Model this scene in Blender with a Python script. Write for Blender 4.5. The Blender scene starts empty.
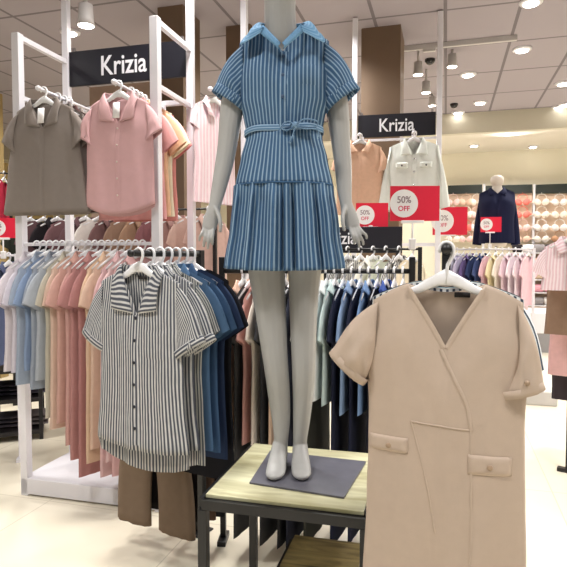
import bpy, bmesh, math, random
from mathutils import Vector, Matrix, noise
random.seed(7)
C = bpy.context.scene.collection
PI = math.pi
H = 1.35; F = 567.0; PITCH = math.radians(2.68)
cp, sp_ = math.cos(PITCH), math.sin(PITCH)
AX = math.radians(-16.0)                    # the shop's own axis, seen from the camera

def W(px, py, d):
    """point of the place at forward distance d along the sight line through (px,py)"""
    xc = (px-283.5)/F; yc = (283.5-py)/F
    s = d/(cp+yc*sp_)
    return Vector((xc*s, d, H+s*(yc*cp-sp_)))
def G(px, py, z):
    xc = (px-283.5)/F; yc = (283.5-py)/F
    s = (z-H)/(yc*cp-sp_)
    return Vector((xc*s, s*(cp+yc*sp_), z))
def lerp(a, b, t): return a+(b-a)*t
def sstep(t):
    t = max(0.0, min(1.0, t)); return t*t*(3-2*t)
def interp(pts, x):
    if x <= pts[0][0]: return pts[0][1]
    for (a, u), (b, v) in zip(pts, pts[1:]):
        if x <= b:
            t = (x-a)/(b-a) if b > a else 0
            return lerp(u, v, sstep(t)*0.5+t*0.5)
    return pts[-1][1]
def catmull(P, n):
    P = [Vector(p) for p in P]; out = []
    for i in range(len(P)-1):
        p0 = P[max(i-1, 0)]; p1 = P[i]; p2 = P[i+1]; p3 = P[min(i+2, len(P)-1)]
        for k in range(n):
            t = k/n
            out.append(0.5*((2*p1)+(p2-p0)*t+(2*p0-5*p1+4*p2-p3)*t*t+(3*p1-p0-3*p2+p3)*t**3))
    out.append(P[-1]); return out

# ------------------------------------------------------------------ materials
def lin(v):
    v /= 255.0
    return v/12.92 if v <= 0.04045 else ((v+0.055)/1.055)**2.4
def c(r, g, b): return (lin(r), lin(g), lin(b), 1)
MATS = {}
def base_mat(name):
    m = bpy.data.materials.new(name); m.use_nodes = True
    nt = m.node_tree; return m, nt, nt.nodes['Principled BSDF']
def N(nt, t, **kw):
    n = nt.nodes.new(t)
    for k, v in kw.items(): setattr(n, k, v)
    return n
def plain(name, col, rough=0.5, metal=0.0, var=0.06, scale=12.0, emit=None, es=0.0, bump=0.0):
    if name in MATS: return MATS[name]
    m, nt, b = base_mat(name)
    tc = N(nt, 'ShaderNodeTexCoord'); nz = N(nt, 'ShaderNodeTexNoise'); nz.inputs['Scale'].default_value = scale
    nz.inputs['Detail'].default_value = 4
    nt.links.new(tc.outputs['Object'], nz.inputs['Vector'])
    mx = N(nt, 'ShaderNodeMixRGB'); mx.inputs[1].default_value = tuple(v*(1-var) for v in col[:3])+(1,)
    mx.inputs[2].default_value = tuple(min(1, v*(1+var)) for v in col[:3])+(1,)
    nt.links.new(nz.outputs['Fac'], mx.inputs[0]); nt.links.new(mx.outputs[0], b.inputs['Base Color'])
    b.inputs['Roughness'].default_value = rough; b.inputs['Metallic'].default_value = metal
    if emit: b.inputs['Emission Color'].default_value = emit; b.inputs['Emission Strength'].default_value = es
    if bump:
        bp = N(nt, 'ShaderNodeBump'); bp.inputs['Strength'].default_value = bump; bp.inputs['Distance'].default_value = 0.004
        nt.links.new(nz.outputs['Fac'], bp.inputs['Height']); nt.links.new(bp.outputs[0], b.inputs['Normal'])
    MATS[name] = m; return m
def fabric(col, stripe=None, period=0.012, duty=0.5, soft=0.12, rough=0.9, mottle=0.10, key=None):
    """woven cloth: mottled colour, fine weave bump, optional woven stripe that follows the cloth's own U"""
    k = ('fab', tuple(round(v, 4) for v in col), stripe and tuple(stripe), period, duty)
    if k in MATS: return MATS[k]
    m, nt, b = base_mat('cloth')
    uv = N(nt, 'ShaderNodeUVMap'); tc = N(nt, 'ShaderNodeTexCoord')
    nz = N(nt, 'ShaderNodeTexNoise'); nz.inputs['Scale'].default_value = 35; nz.inputs['Detail'].default_value = 5
    nt.links.new(tc.outputs['Object'], nz.inputs['Vector'])
    mx = N(nt, 'ShaderNodeMixRGB'); mx.inputs[1].default_value = tuple(v*(1-mottle) for v in col[:3])+(1,)
    mx.inputs[2].default_value = tuple(min(1, v*(1+mottle)) for v in col[:3])+(1,)
    nt.links.new(nz.outputs['Fac'], mx.inputs[0]); out = mx.outputs[0]
    if stripe:
        sx = N(nt, 'ShaderNodeSeparateXYZ'); nt.links.new(uv.outputs[0], sx.inputs[0])
        dv = N(nt, 'ShaderNodeMath', operation='MULTIPLY'); dv.inputs[1].default_value = 1/period
        nt.links.new(sx.outputs[0], dv.inputs[0])
        fr = N(nt, 'ShaderNodeMath', operation='FRACT'); nt.links.new(dv.outputs[0], fr.inputs[0])
        sb = N(nt, 'ShaderNodeMath', operation='SUBTRACT'); sb.inputs[1].default_value = 0.5
        nt.links.new(fr.outputs[0], sb.inputs[0])
        ab = N(nt, 'ShaderNodeMath', operation='ABSOLUTE'); nt.links.new(sb.outputs[0], ab.inputs[0])
        mr = N(nt, 'ShaderNodeMapRange', interpolation_type='SMOOTHSTEP')
        mr.inputs['From Min'].default_value = duty/2-soft/2; mr.inputs['From Max'].default_value = duty/2+soft/2
        mr.inputs['To Min'].default_value = 1; mr.inputs['To Max'].default_value = 0
        nt.links.new(ab.outputs[0], mr.inputs['Value'])
        m2 = N(nt, 'ShaderNodeMixRGB'); m2.inputs[2].default_value = stripe
        nt.links.new(mr.outputs[0], m2.inputs[0]); nt.links.new(out, m2.inputs[1]); out = m2.outputs[0]
    nt.links.new(out, b.inputs['Base Color'])
    b.inputs['Roughness'].default_value = rough; b.inputs['Specular IOR Level'].default_value = 0.2
    wv = N(nt, 'ShaderNodeTexNoise'); wv.inputs['Scale'].default_value = 420; nt.links.new(tc.outputs['Object'], wv.inputs['Vector'])
    bp = N(nt, 'ShaderNodeBump'); bp.inputs['Strength'].default_value = 0.25; bp.inputs['Distance'].default_value = 0.001
    nt.links.new(wv.outputs['Fac'], bp.inputs['Height']); nt.links.new(bp.outputs[0], b.inputs['Normal'])
    MATS[k] = m; return m

WHITE = plain('white_powder_coat', c(232, 230, 236), 0.35, var=0.02)
HANG = plain('white_hanger_plastic', c(240, 240, 242), 0.3, var=0.02)
BLACKM = plain('black_metal', c(22, 22, 24), 0.4, 0.0, var=0.15)
CHROME = plain('brushed_chrome', c(200, 200, 202), 0.25, 1.0, var=0.03)
SIGN = plain('sign_black', c(24, 24, 34), 0.45, var=0.05)
SIGNTXT = plain('sign_letter_white', c(235, 235, 240), 0.5, var=0.0)
RED = plain('sale_red', c(226, 30, 62), 0.45, var=0.03)
PAPER = plain('white_paper', c(243, 240, 240), 0.6, var=0.01)
SKIN = plain('mannequin_grey', c(170, 170, 168), 0.42, var=0.03, scale=6)
BTN = plain('button_dark', c(38, 42, 52), 0.4)
BTNW = plain('button_pale', c(215, 200, 190), 0.4)

# ------------------------------------------------------------------ mesh builder
class MB:
    def __init__(s): s.v = []; s.f = []; s.uv = []
    def vert(s, p, uv=(0, 0)): s.v.append(tuple(p)); s.uv.append(uv); return len(s.v)-1
    def grid(s, rows, uvs=None, closed=False, cap0=False, cap1=False):
        b = len(s.v); n = len(rows[0])
        for i, r in enumerate(rows):
            for j, p in enumerate(r): s.vert(p, uvs[i][j] if uvs else (j/n, i/len(rows)))
        for i in range(len(rows)-1):
            for j in range(n if closed else n-1):
                k = (j+1) % n
                s.f.append((b+i*n+j, b+i*n+k, b+(i+1)*n+k, b+(i+1)*n+j))
        if cap0: s.f.append(tuple(b+j for j in range(n))[::-1])
        if cap1: s.f.append(tuple(b+(len(rows)-1)*n+j for j in range(n)))
    def tube(s, path, r, n=10, cap=True, flat=1.0, up=None):
        path = [Vector(p) for p in path]; rows = []; L = 0; uvs = []
        ref = Vector(up) if up else None
        for i, p in enumerate(path):
            t = (path[min(i+1, len(path)-1)]-path[max(i-1, 0)]).normalized()
            if ref is None:
                ref = Vector((0, 0, 1)) if abs(t.z) < 0.9 else Vector((0, 1, 0))
            a = t.cross(ref)
            if a.length < 1e-5: a = t.cross(Vector((0.3, 1, 0.2)))
            a.normalize(); bb = a.cross(t).normalized()
            if not up: ref = bb
            rr = r[i] if isinstance(r, list) else r
            if isinstance(rr, (tuple, list)): ra, rb = rr
            else: ra, rb = rr, rr*flat
            rows.append([p+a*ra*math.cos(2*PI*k/n)+bb*rb*math.sin(2*PI*k/n) for k in range(n)])
        s.grid(rows, closed=True, cap0=cap, cap1=cap)
    def box(s, ctr, size, rot=None):
        ctr = Vector(ctr); x, y, z = [k/2 for k in size]; b = len(s.v)
        for p in ((-x,-y,-z),(x,-y,-z),(x,y,-z),(-x,y,-z),(-x,-y,z),(x,-y,z),(x,y,z),(-x,y,z)):
            q = Vector(p)
            if rot is not None: q = rot @ q
            s.vert(ctr+q)
        for f in ((3,2,1,0),(4,5,6,7),(0,1,5,4),(1,2,6,5),(2,3,7,6),(3,0,4,7)): s.f.append(tuple(b+i for i in f))
    def bar(s, a, b, w, t=None):
        """square bar from a to b"""
        a, b = Vector(a), Vector(b); d = b-a; L = d.length
        q = d.to_track_quat('X', 'Z').to_matrix()
        s.box((a+b)/2, (L, w, t or w), q)
    def disc(s, ctr, nrm, r, n=24, thick=0.002):
        nrm = Vector(nrm).normalized()
        s.tube([Vector(ctr), Vector(ctr)+nrm*thick], r, n)
    def lathe(s, prof, n=24, ctr=(0, 0, 0)):
        rows = [[(ctr[0]+r*math.cos(2*PI*k/n), ctr[1]+r*math.sin(2*PI*k/n), ctr[2]+z) for k in range(n)] for r, z in prof]
        s.grid(rows, closed=True, cap0=True, cap1=True)
    def build(s, name, mat, parent=None, smooth=True, solid=0.0, sub=0, bevel=0.0, loc=None, rotz=0.0):
        me = bpy.data.meshes.new(name); me.from_pydata(s.v, [], s.f)
        ul = me.uv_layers.new(name='UVMap')
        vi = [0]*len(me.loops); me.loops.foreach_get('vertex_index', vi)
        ul.data.foreach_set('uv', [k for i in vi for k in s.uv[i]])
        bm = bmesh.new(); bm.from_mesh(me); bmesh.ops.recalc_face_normals(bm, faces=bm.faces); bm.to_mesh(me); bm.free()
        me.polygons.foreach_set('use_smooth', [smooth]*len(me.polygons))
        me.materials.append(mat)
        o = bpy.data.objects.new(name, me); C.objects.link(o)
        if parent is not None: o.parent = parent
        if loc is not None: o.location = loc
        o.rotation_euler.z = rotz
        if bevel:
            m = o.modifiers.new('edge', 'BEVEL'); m.width = bevel; m.segments = 2; m.limit_method = 'ANGLE'
        if solid:
            m = o.modifiers.new('thick', 'SOLIDIFY'); m.thickness = solid; m.offset = 0
        if sub:
            m = o.modifiers.new('smooth', 'SUBSURF'); m.levels = sub; m.render_levels = sub
        return o
def tag(o, label, cat, group=None):
    o['label'] = label; o['category'] = cat
    if group: o['group'] = group
    return o
def empty(name, loc, rotz=0.0, label=None, cat=None, group=None):
    o = bpy.data.objects.new(name, None); C.objects.link(o); o.location = loc; o.rotation_euler.z = rotz
    o.empty_display_size = 0.05
    if label: tag(o, label, cat, group)
    return o
def structure(o): o['kind'] = 'structure'; return o
def text_obj(name, body, size, mat, parent, loc, rot=(PI/2, 0, 0), squeeze=1.0, bold=0.0, align='CENTER', extr=0.001):
    cu = bpy.data.curves.new(name, 'FONT'); cu.body = body; cu.size = size; cu.align_x = align; cu.align_y = 'CENTER'
    cu.extrude = extr; cu.offset = bold
    t = bpy.data.objects.new(name, cu); C.objects.link(t)
    dg = bpy.context.evaluated_depsgraph_get(); dg.update()
    me = bpy.data.meshes.new_from_object(t.evaluated_get(dg))
    bpy.data.objects.remove(t)
    me.materials.clear(); me.materials.append(mat)
    o = bpy.data.objects.new(name, me); C.objects.link(o); o.parent = parent
    o.location = loc; o.rotation_euler = rot; o.scale = (squeeze, 1, 1)
    return o

# ------------------------------------------------------------------ garments
class Cloth:
    """a garment hung from its neck point; local x = across, front faces -y, z = up, neck ridge at z 0"""
    D0 = dict(sw=0.19, nw=0.075, drop=0.045, ah=0.20, bw=0.20, waist=0.35, ww=0.195, hw=0.21, L=0.64, Lb=None, nd=0.09, ndb=0.02,
              vp=1.0, th=0.035, hth=None, fold=0.008, freq=14, tail=0.0, tailb=None, seed=1, nr=26, nc=26, uw=None, wr=0.0015, prof=None, thp=None,
              ridge=0.003, cx=None, gather=0.0)
    def __init__(s, **k):
        s.__dict__.update(s.D0); s.__dict__.update(k)
        if s.Lb is None: s.Lb = s.L
        if s.tailb is None: s.tailb = s.tail
        if s.hth is None: s.hth = s.th
        if s.prof is None: s.prof = [(s.drop, s.sw), (s.ah, s.bw), (s.waist, s.ww), (s.L, s.hw)]
        if s.thp is None: s.thp = [(0, s.th), (s.L, s.hth)]
        if s.uw is None: s.uw = s.bw*1.1
    def w(s, z): return interp(s.prof, -z)
    def ztop(s, t, front):
        x = abs(t)*s.sw
        if x < s.nw:
            q = x/s.nw
            return -s.nd*(1-q**s.vp) if front else -s.ndb*(1-q*q)
        return -s.drop*((x-s.nw)/(s.sw-s.nw))**1.25
    def zhem(s, t, front):
        return (-s.L+s.tail*abs(t)**2.2) if front else (-s.Lb+s.tailb*abs(t)**2.2)
    def dep(s, t, z, zt):
        q = max(0.0, zt-z)
        T = interp(s.thp, -z)
        e = math.sqrt(max(0.0, 1-abs(t)**2.6))
        d = T*e*(0.25+0.75*sstep(q/0.16)) if abs(t)*s.sw >= s.nw else T*e*(0.55+0.45*sstep(q/0.16))
        ridge = s.ridge if abs(t)*s.sw >= s.nw else 0.015
        a = sstep(q/0.02)
        return lerp(min(ridge, d), d, a if abs(t)*s.sw >= s.nw else 1.0)
    def fo(s, t, z, front):
        L = s.L if front else s.Lb
        r = sstep((-z-0.05)/(L*0.8))
        n1 = noise.noise(Vector((t*s.freq*0.22+s.seed*3.7, z*0.8, s.seed+(0 if front else 50))))
        n2 = noise.noise(Vector((t*s.freq*0.55+s.seed*1.9, z*1.9, s.seed*2+(9 if front else 70))))
        n3 = noise.noise(Vector((t*9+s.seed, z*24, s.seed*5.0)))
        y = s.fold*(n1+0.55*n2)*(0.25+0.75*r)*1.6+s.wr*n3
        if s.gather: y += s.gather*math.sin(t*s.freq*2.0+1.5*n1*3)*r
        return y*math.sqrt(max(0.0, 1-abs(t)**4))
    def pt(s, t, z, front):
        zt = s.ztop(t, front)
        d = s.dep(t, z, zt); f = s.fo(t, z, front)
        d = max(d+f, 0.35*d)
        x = t*s.w(z)
        edge = noise.noise(Vector((z*7, s.seed, 3.0 if t > 0 else 8.0)))*0.006*sstep((-z-0.1)/0.3)*abs(t)**3
        return Vector((x+edge, -d if front else d, z))
    def front_y(s, x, z): return s.pt(max(-0.98, min(0.98, x/s.w(z))), z, True).y
    def on(s, x, z, off=0.004): return Vector((x, s.front_y(x, z)-off, z))
    def rows(s, z0=None, z1=None, nr=None):
        """rows between the heights z0 and z1 (None = the garment's own neck and hem)"""
        nr = nr or s.nr; R = []; U = []
        T = [math.sin(PI/2*(-1+2*j/s.nc))*0.35+0.65*(-1+2*j/s.nc) for j in range(s.nc+1)]
        cols = [(t, True) for t in T]+[(t, False) for t in T[-2:0:-1]]
        for i in range(nr+1):
            v = (i/nr)
            if z0 is None: v = v**1.2
            r = []; u = []
            for t, fr in cols:
                a = s.ztop(t, fr) if z0 is None else z0
                b = s.zhem(t, fr) if z1 is None else z1
                z = lerp(a, b, v)
                r.append(s.pt(t, z, fr)); u.append(((t if fr else 2-t)*s.uw, z))
            R.append(r); U.append(u)
        return R, U
    def sleeve(s, side, ang, Ls, cw, th=0.03, cth=None, yoff=0.0, nr=10, n=18, puff=0.0, uw=None, cuffdir=None):
        m = MB(); a = Vector((side*(s.sw-0.012), 0, -s.drop-0.004)); b = Vector((side*(s.w(-s.ah)-0.02), 0, -s.ah-0.005))
        d = Vector((side*math.cos(ang), 0, -math.sin(ang))); pd = Vector((-side*math.sin(ang), 0, -math.cos(ang)))
        if cuffdir is not None: pd = Vector((side*math.cos(cuffdir), 0, math.sin(cuffdir)))
        ct = a+d*Ls; cb = ct+pd*cw; cth = cth or th; R = []; U = []
        for i in range(nr+1):
            t = i/nr
            A = lerp(a, ct, t)+Vector((side*0.010*math.sin(PI*t), 0, 0.012*math.sin(PI*min(1, t*1.2)) if t < 0.84 else 0)); B = lerp(b, cb, t)
            yo = yoff*t*t
            r = []; u = []; T = lerp(th*0.6, cth, sstep(t*1.6))+puff*math.sin(PI*t)
            for k in range(n):
                ph = 2*PI*k/n
                q = (1-math.cos(ph))/2
                p = lerp(A, B, q); y = -math.sin(ph)*T
                nz = noise.noise(Vector((q*5+s.seed, t*2.5, s.seed+side*7+(0 if y < 0 else 4))))
                p = p+Vector((0, y*(1+(0.5 if T > .02 else .25)*nz)+yo, 0))
                r.append(p); u.append((((q if ph <= PI else 2-q))*(uw or 0.18), t*Ls))
            R.append(r); U.append(u)
        m.grid(R, U, closed=True)
        return m, (ct, cb)
    def collar(s, lx=0.10, lz=-0.115, fz=None, stand=0.022, spread=0.018, swide=0.035, lift=0.012, n=9):
        """folded collar: two halves from the back of the neck round to the front points"""
        m = MB(); fz = -s.nd if fz is None else fz
        for side in (-1, 1):
            yb = s.dep(0, -0.02, 0); 
            yf = s.front_y(0.02, fz-0.01)-lift*0.4
            inn = catmull([(0, yb, stand-s.ndb*0.5), (side*s.nw*0.8, yb*0.55, stand), (side*s.nw*0.98, -0.005, stand*0.75), (side*lerp(s.nw, spread, 0.5), yf*0.8, fz*0.45), (side*spread, yf, fz)], 4)
            tipy = min(s.front_y(lx, lz), yf)-lift
            mid = (side*lerp(s.nw+swide, lx, 0.45), min(-0.02, yf*0.8)-lift*0.7, lerp(-0.02, lz, 0.42))
            out = catmull([(0, yb+0.012, -0.03-s.ndb), (side*(s.nw+0.01), yb*0.7+0.012, -0.022), (side*(s.nw+swide), -0.006, -s.drop*0.35-0.004), mid, (side*lx, tipy, lz)], 4)
            if len(inn) != len(out): continue
            R = []; U = []
            for q in range(6):
                t = q/5; r = []; u = []
                for i, (p, o) in enumerate(zip(inn, out)):
                    x = lerp(p, o, t); x = x+Vector((0, -0.006*math.sin(PI*t), 0.012*math.sin(PI*min(1, t*1.5))*(1-i/len(inn))))
                    r.append(x); u.append((i*0.0142, t*.075))
                R.append(r); U.append(u)
            m.grid(R, U)
        return m
    def strip(s, pts, w, off=0.003, n=8, uvr=False):
        """narrow flat band lying on the front along (x,z) points"""
        m = MB(); P = catmull([(x, 0, z) for x, z in pts], n); R = []; U = []
        L = 0
        for i, p in enumerate(P):
            t = (P[min(i+1, len(P)-1)]-P[max(i-1, 0)]).normalized(); nrm = Vector((-t.z, 0, t.x))
            r = []
            for q in (-1, -0.5, 0, 0.5, 1):
                e = p+nrm*w/2*q
                r.append(s.on(e.x, e.z, off*(0.4 if abs(q) == 1 else 1)))
            R.append(r); U.append([(q*w/2, i*0.01) for q in (-1, -0.5, 0, 0.5, 1)])
        m.grid(R, U); return m
    def patch(s, outline, off=0.004, nx=8, nz=8, uoff=0.0):
        """a pocket or flap: quad (x,z)x4 draped on the front"""
        m = MB(); a, b, cc, d = [Vector((x, 0, z)) for x, z in outline]; R = []; U = []
        for i in range(nz+1):
            r = []; u = []
            for j in range(nx+1):
                p = lerp(lerp(a, b, j/nx), lerp(d, cc, j/nx), i/nz)
                e = 0.3 if i in (0, nz) or j in (0, nx) else 1
                r.append(s.on(p.x, p.z, off*e)); u.append((p.x*s.uw/s.bw+uoff, p.z))
            R.append(r); U.append(u)
        m.grid(R, U); return m
    def button(s, x, z, r=0.0055, off=0.005):
        m = MB(); p = s.on(x, z, off); m.tube([p+Vector((0, 0.004, 0)), p, p+Vector((0, -0.0015, 0))], [r*0.9, r, r*0.75], 12); return m

def hanger(pos, rotz, label, sw=0.19, nw=0.07, drop=0.045, mat=HANG, zc=0.062, cat='clothes hanger', group=None, lod=0):
    h = empty('clothes_hanger', pos, rotz, label, cat, group)
    m = MB(); a = sw-0.03; path = []; rad = []
    k = 8 if lod else 14
    for i in range(k+1):
        x = -a+2*a*i/k; ax = abs(x)
        z = -0.018-drop*max(0, (ax-nw)/(sw-nw))**1.25-0.004*(ax > nw)+0.034*sstep(1-ax/nw)
        path.append((x, 0, z)); rad.append((0.005, lerp(0.020, 0.006, min(1, ax/a)**.6)))
    m.tube(path, rad, 8, up=(0, 0, 1)); m.build('hanger_arm', mat, h)
    m = MB(); R = 0.0185
    p = [(0, 0, 0.0), (0.003, 0, zc-0.045), (R, 0, zc-0.012)]
    p += [(R*math.cos(t), 0, zc+R*math.sin(t)) for t in [PI*q/8 for q in range(0, 10)]]
    m.tube(p, (0.0045, 0.0055), 8); m.build('hook', mat, h)
    return h
SW = dict(sw=0.19, nw=0.075, drop=0.045)
def simple_garment(kind, pos, rotz, col, label, cat='blouse', short=None, group=None, L=0.62, th=0.016, sleeve=0.16, ang=1.05, cw=0.13, collar=True,
                   stripe=None, period=0.012, duty=0.5, seed=1, hw=None, bw=0.19, sw=0.18, nd=0.08, fold=0.006, nr=16, nc=14, hang=True, cuff=True, hmat=HANG, sth=None, placket=True, tail=0.0, yoff=0.0, drop=.045, zc=.062):
    """garment on a rail: body, sleeves, collar, placket, on its own hanger"""
    mt = fabric(col, stripe, period, duty)
    g = Cloth(L=L, th=th, drop=drop, seed=seed, hw=hw or bw*1.04, bw=bw, ww=bw*0.97, sw=sw, nd=nd, fold=fold, nr=nr, nc=nc, tail=tail, waist=min(0.36, L*0.6))
    r = empty(kind, pos, rotz, label, cat, group)
    m = MB(); R, U = g.rows(); m.grid(R, U, closed=True); m.build('body', mt, r)
    if sleeve:
        for sd in (-1, 1):
            m, _ = g.sleeve(sd, ang, sleeve, cw, th=sth or th*0.9, nr=7, n=12, yoff=yoff); m.build('sleeve', mt, r)
    if collar: g.collar(lx=0.085, lz=-0.095).build('collar', mt, r, solid=0.002)
    if placket and collar:
        g.strip([(0, -nd-0.01), (0, -L*0.55), (0, -L+0.02)], 0.028, 0.003, n=4).build('placket', mt, r)
    if hang: hanger(pos, rotz, ' '.join(('white hanger carrying the '+(short or label.split(',')[0])).split()[:16]), sw=sw, nw=0.075, drop=drop, mat=hmat, lod=1, zc=zc, group='white plastic hangers')
    return r, g
def along(p, rotz, x=0, y=0, z=0):
    return Vector(p)+Matrix.Rotation(rotz, 3, 'Z') @ Vector((x, y, z))

# ================================================================== camera
cam_d = bpy.data.cameras.new('camera'); cam = bpy.data.objects.new('camera', cam_d); C.objects.link(cam)
cam_d.sensor_width = 36; cam_d.lens = 36*F/567; cam.location = (0, 0, H); cam.rotation_euler = (PI/2-PITCH, 0, 0)
bpy.context.scene.camera = cam
sc = bpy.context.scene
sc.view_settings.view_transform = 'Standard'; sc.view_settings.look = 'None'; sc.view_settings.gamma = 1.0
sc.view_settings.use_curve_mapping = False; sc.view_settings.exposure = -0.12
CEIL = 3.5
def S(a, b):            # shop axis: a across, b deep -> world xy
    return Vector((a*math.cos(AX)-b*math.sin(AX), a*math.sin(AX)+b*math.cos(AX)))

# ================================================================== the setting
def tile_material(name, col, seam, tx, ty, gap, rough, bumpy=0.0, off=(0, 0), var=0.03, spec=0.5):
    m, nt, b = base_mat(name)
    tc = N(nt, 'ShaderNodeTexCoord'); sx = N(nt, 'ShaderNodeSeparateXYZ'); nt.links.new(tc.outputs['Object'], sx.inputs[0])
    masks = []
    for out, t, o in ((0, tx, off[0]), (1, ty, off[1])):
        a = N(nt, 'ShaderNodeMath', operation='ADD'); a.inputs[1].default_value = o+100*t; nt.links.new(sx.outputs[out], a.inputs[0])
        d = N(nt, 'ShaderNodeMath', operation='MODULO'); d.inputs[1].default_value = t; nt.links.new(a.outputs[0], d.inputs[0])
        l = N(nt, 'ShaderNodeMath', operation='LESS_THAN'); l.inputs[1].default_value = gap; nt.links.new(d.outputs[0], l.inputs[0])
        masks.append(l)
    mxm = N(nt, 'ShaderNodeMath', operation='MAXIMUM'); nt.links.new(masks[0].outputs[0], mxm.inputs[0]); nt.links.new(masks[1].outputs[0], mxm.inputs[1])
    nz = N(nt, 'ShaderNodeTexNoise'); nz.inputs['Scale'].default_value = 1.6; nz.inputs['Detail'].default_value = 6
    nt.links.new(tc.outputs['Object'], nz.inputs['Vector'])
    m1 = N(nt, 'ShaderNodeMixRGB'); m1.inputs[1].default_value = tuple(v*(1-var) for v in col[:3])+(1,); m1.inputs[2].default_value = tuple(min(1, v*(1+var)) for v in col[:3])+(1,)
    nt.links.new(nz.outputs['Fac'], m1.inputs[0])
    m2 = N(nt, 'ShaderNodeMixRGB'); m2.inputs[2].default_value = seam; nt.links.new(mxm.outputs[0], m2.inputs[0]); nt.links.new(m1.outputs[0], m2.inputs[1])
    nt.links.new(m2.outputs[0], b.inputs['Base Color']); b.inputs['Roughness'].default_value = rough; b.inputs['Specular IOR Level'].default_value = spec
    return m
def slab(name, a0, a1, b0, b1, z0, z1, mat, bevel=0.0):
    """box along the shop axis, a across, b deep"""
    m = MB(); m.box(((a0+a1)/2, (b0+b1)/2, (z0+z1)/2), (a1-a0, b1-b0, z1-z0))
    o = m.build(name, mat, None, smooth=False, bevel=bevel); o.rotation_euler.z = AX; return o
FLOOR_M = tile_material('floor_tile', c(238, 230, 210), c(212, 204, 184), 0.9, 0.9, 0.006, 0.22, off=(0.3, 0.1))
CEIL_M = tile_material('ceiling_tile', c(168, 160, 166), c(124, 118, 122), 0.62, 0.93, 0.03, 0.8, off=(0.05, 0.35), var=0.02, spec=0.1)
WALL_M = plain('back_wall_cream', c(240, 234, 216), 0.7, var=0.02, scale=2)
WOOD_COL = plain('brown_column', c(118, 96, 76), 0.55, var=0.06, scale=5)
structure(slab('floor', -9, 9, -4, 14, -0.1, 0.0, FLOOR_M))
structure(slab('ceiling', -9, 9, -4, 9.0, CEIL, CEIL+0.1, CEIL_M))
structure(slab('ceiling_low', -9, 9, 9.12, 12.2, CEIL-0.16, CEIL+0.1, plain('low_ceiling', c(224, 218, 206), 0.7, var=0.02)))
structure(slab('trim_bulkhead', -9, 9, 9.0, 9.12, CEIL-0.30, CEIL+0.1, plain('bulkhead', c(206, 200, 182), 0.7, var=0.02)))
structure(slab('wall_back', -9, 9, 11.5, 11.6, 0, CEIL+0.1, WALL_M))
structure(slab('wall_left', -9.1, -9.0, -4, 12, 0, CEIL+0.1, plain('left_wall', c(196, 172, 120), 0.7, var=0.03)))
structure(slab('wall_right', 9.0, 9.1, -4, 12, 0, CEIL+0.1, plain('right_wall', c(222, 208, 180), 0.7, var=0.03)))
def panel_px(name, x0, x1, d, depth, z0, z1, mat, rz=AX):
    a = W(x0, 257, d); L = (W(x1, 257, d)-a).length
    m = MB(); m.box((L/2, depth/2, (z0+z1)/2), (L, depth, z1-z0)); return m.build(name, mat, None, smooth=False, loc=(a.x, a.y, 0), rotz=rz)
structure(panel_px('column_1', 360, 398, 5.45, 0.45, 0, CEIL, WOOD_COL))
structure(panel_px('column_2', 160, 187, 5.0, 0.35, 0, CEIL, WOOD_COL))
structure(panel_px('column_3', 227, 252, 5.4, 0.35, 0, CEIL, WOOD_COL))
structure(panel_px('wall_partition', 92, 166, 5.1, 0.12, 0, 2.85, plain('partition_brown', c(170, 146, 128), 0.6, var=0.05, scale=5)))
structure(panel_px('wall_side', -90, 17, 6.6, 0.12, 0, 3.15, plain('mustard_wall', c(150, 128, 82), 0.7, var=0.03, scale=3)))

# ================================================================== lamps
LENS = plain('lamp_lens', c(255, 252, 244), 0.4, var=0, emit=(1, 0.96, 0.9, 1), es=14.0)
HOUSE = plain('lamp_housing', c(196, 192, 190), 0.45, var=0.03)
def area(p, e, size, rot=(0, 0, 0), col=(1, 0.975, 0.935), spread=PI):
    l = bpy.data.lights.new('ceiling_light', 'AREA'); l.shape = 'DISK'; l.size = size; l.energy = e; l.color = col; l.spread = spread
    o = bpy.data.objects.new('ceiling_light', l); C.objects.link(o); o.location = p; o.rotation_euler = rot; return o
def downlight(px, py, label, z=CEIL, r=0.075):
    p = G(px, py, z-0.012)
    e = empty('downlight', (p.x, p.y, z), 0, label, 'ceiling light', 'recessed downlights')
    m = MB(); m.lathe([(r*0.75, -0.02), (r*1.25, -0.014), (r*1.3, -0.001), (r*0.8, -0.001)], 24); m.build('trim_ring', WHITE, e)
    m = MB(); m.disc((0, 0, -0.021), (0, 0, -1), r*0.8, 20, 0.006); m.build('lens', LENS, e)
DL = [(531, 3, 'large round downlight in the ceiling over the right aisle, closest to the picture top'),
      (522, 50, 'round downlight one ceiling row behind the one at the top edge'),
      (468, 75, 'round downlight below the spotlight track, right of the far white upright'),
      (480, 103, 'round downlight in the pale ceiling strip, behind the grid line'),
      (458, 113, 'round downlight beside the small dark sensor near the white upright'),
      (563, 84, 'round downlight cut by the right picture edge, on the grid line'),
      (558, 108, 'small round downlight of the paired two at the right edge, on the left'),
      (566, 105, 'small round downlight of the paired two at the right edge, on the right'),
      (70, 33, 'small round downlight below the track spotlight near the tall left upright')]
for px, py, l in DL: downlight(px, py, l)
downlight(474, 146, 'small downlight in the low ceiling over the dark jacket', CEIL-0.16, 0.07)
downlight(533, 147, 'small downlight in the low ceiling over the lingerie wall', CEIL-0.16, 0.07)
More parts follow.
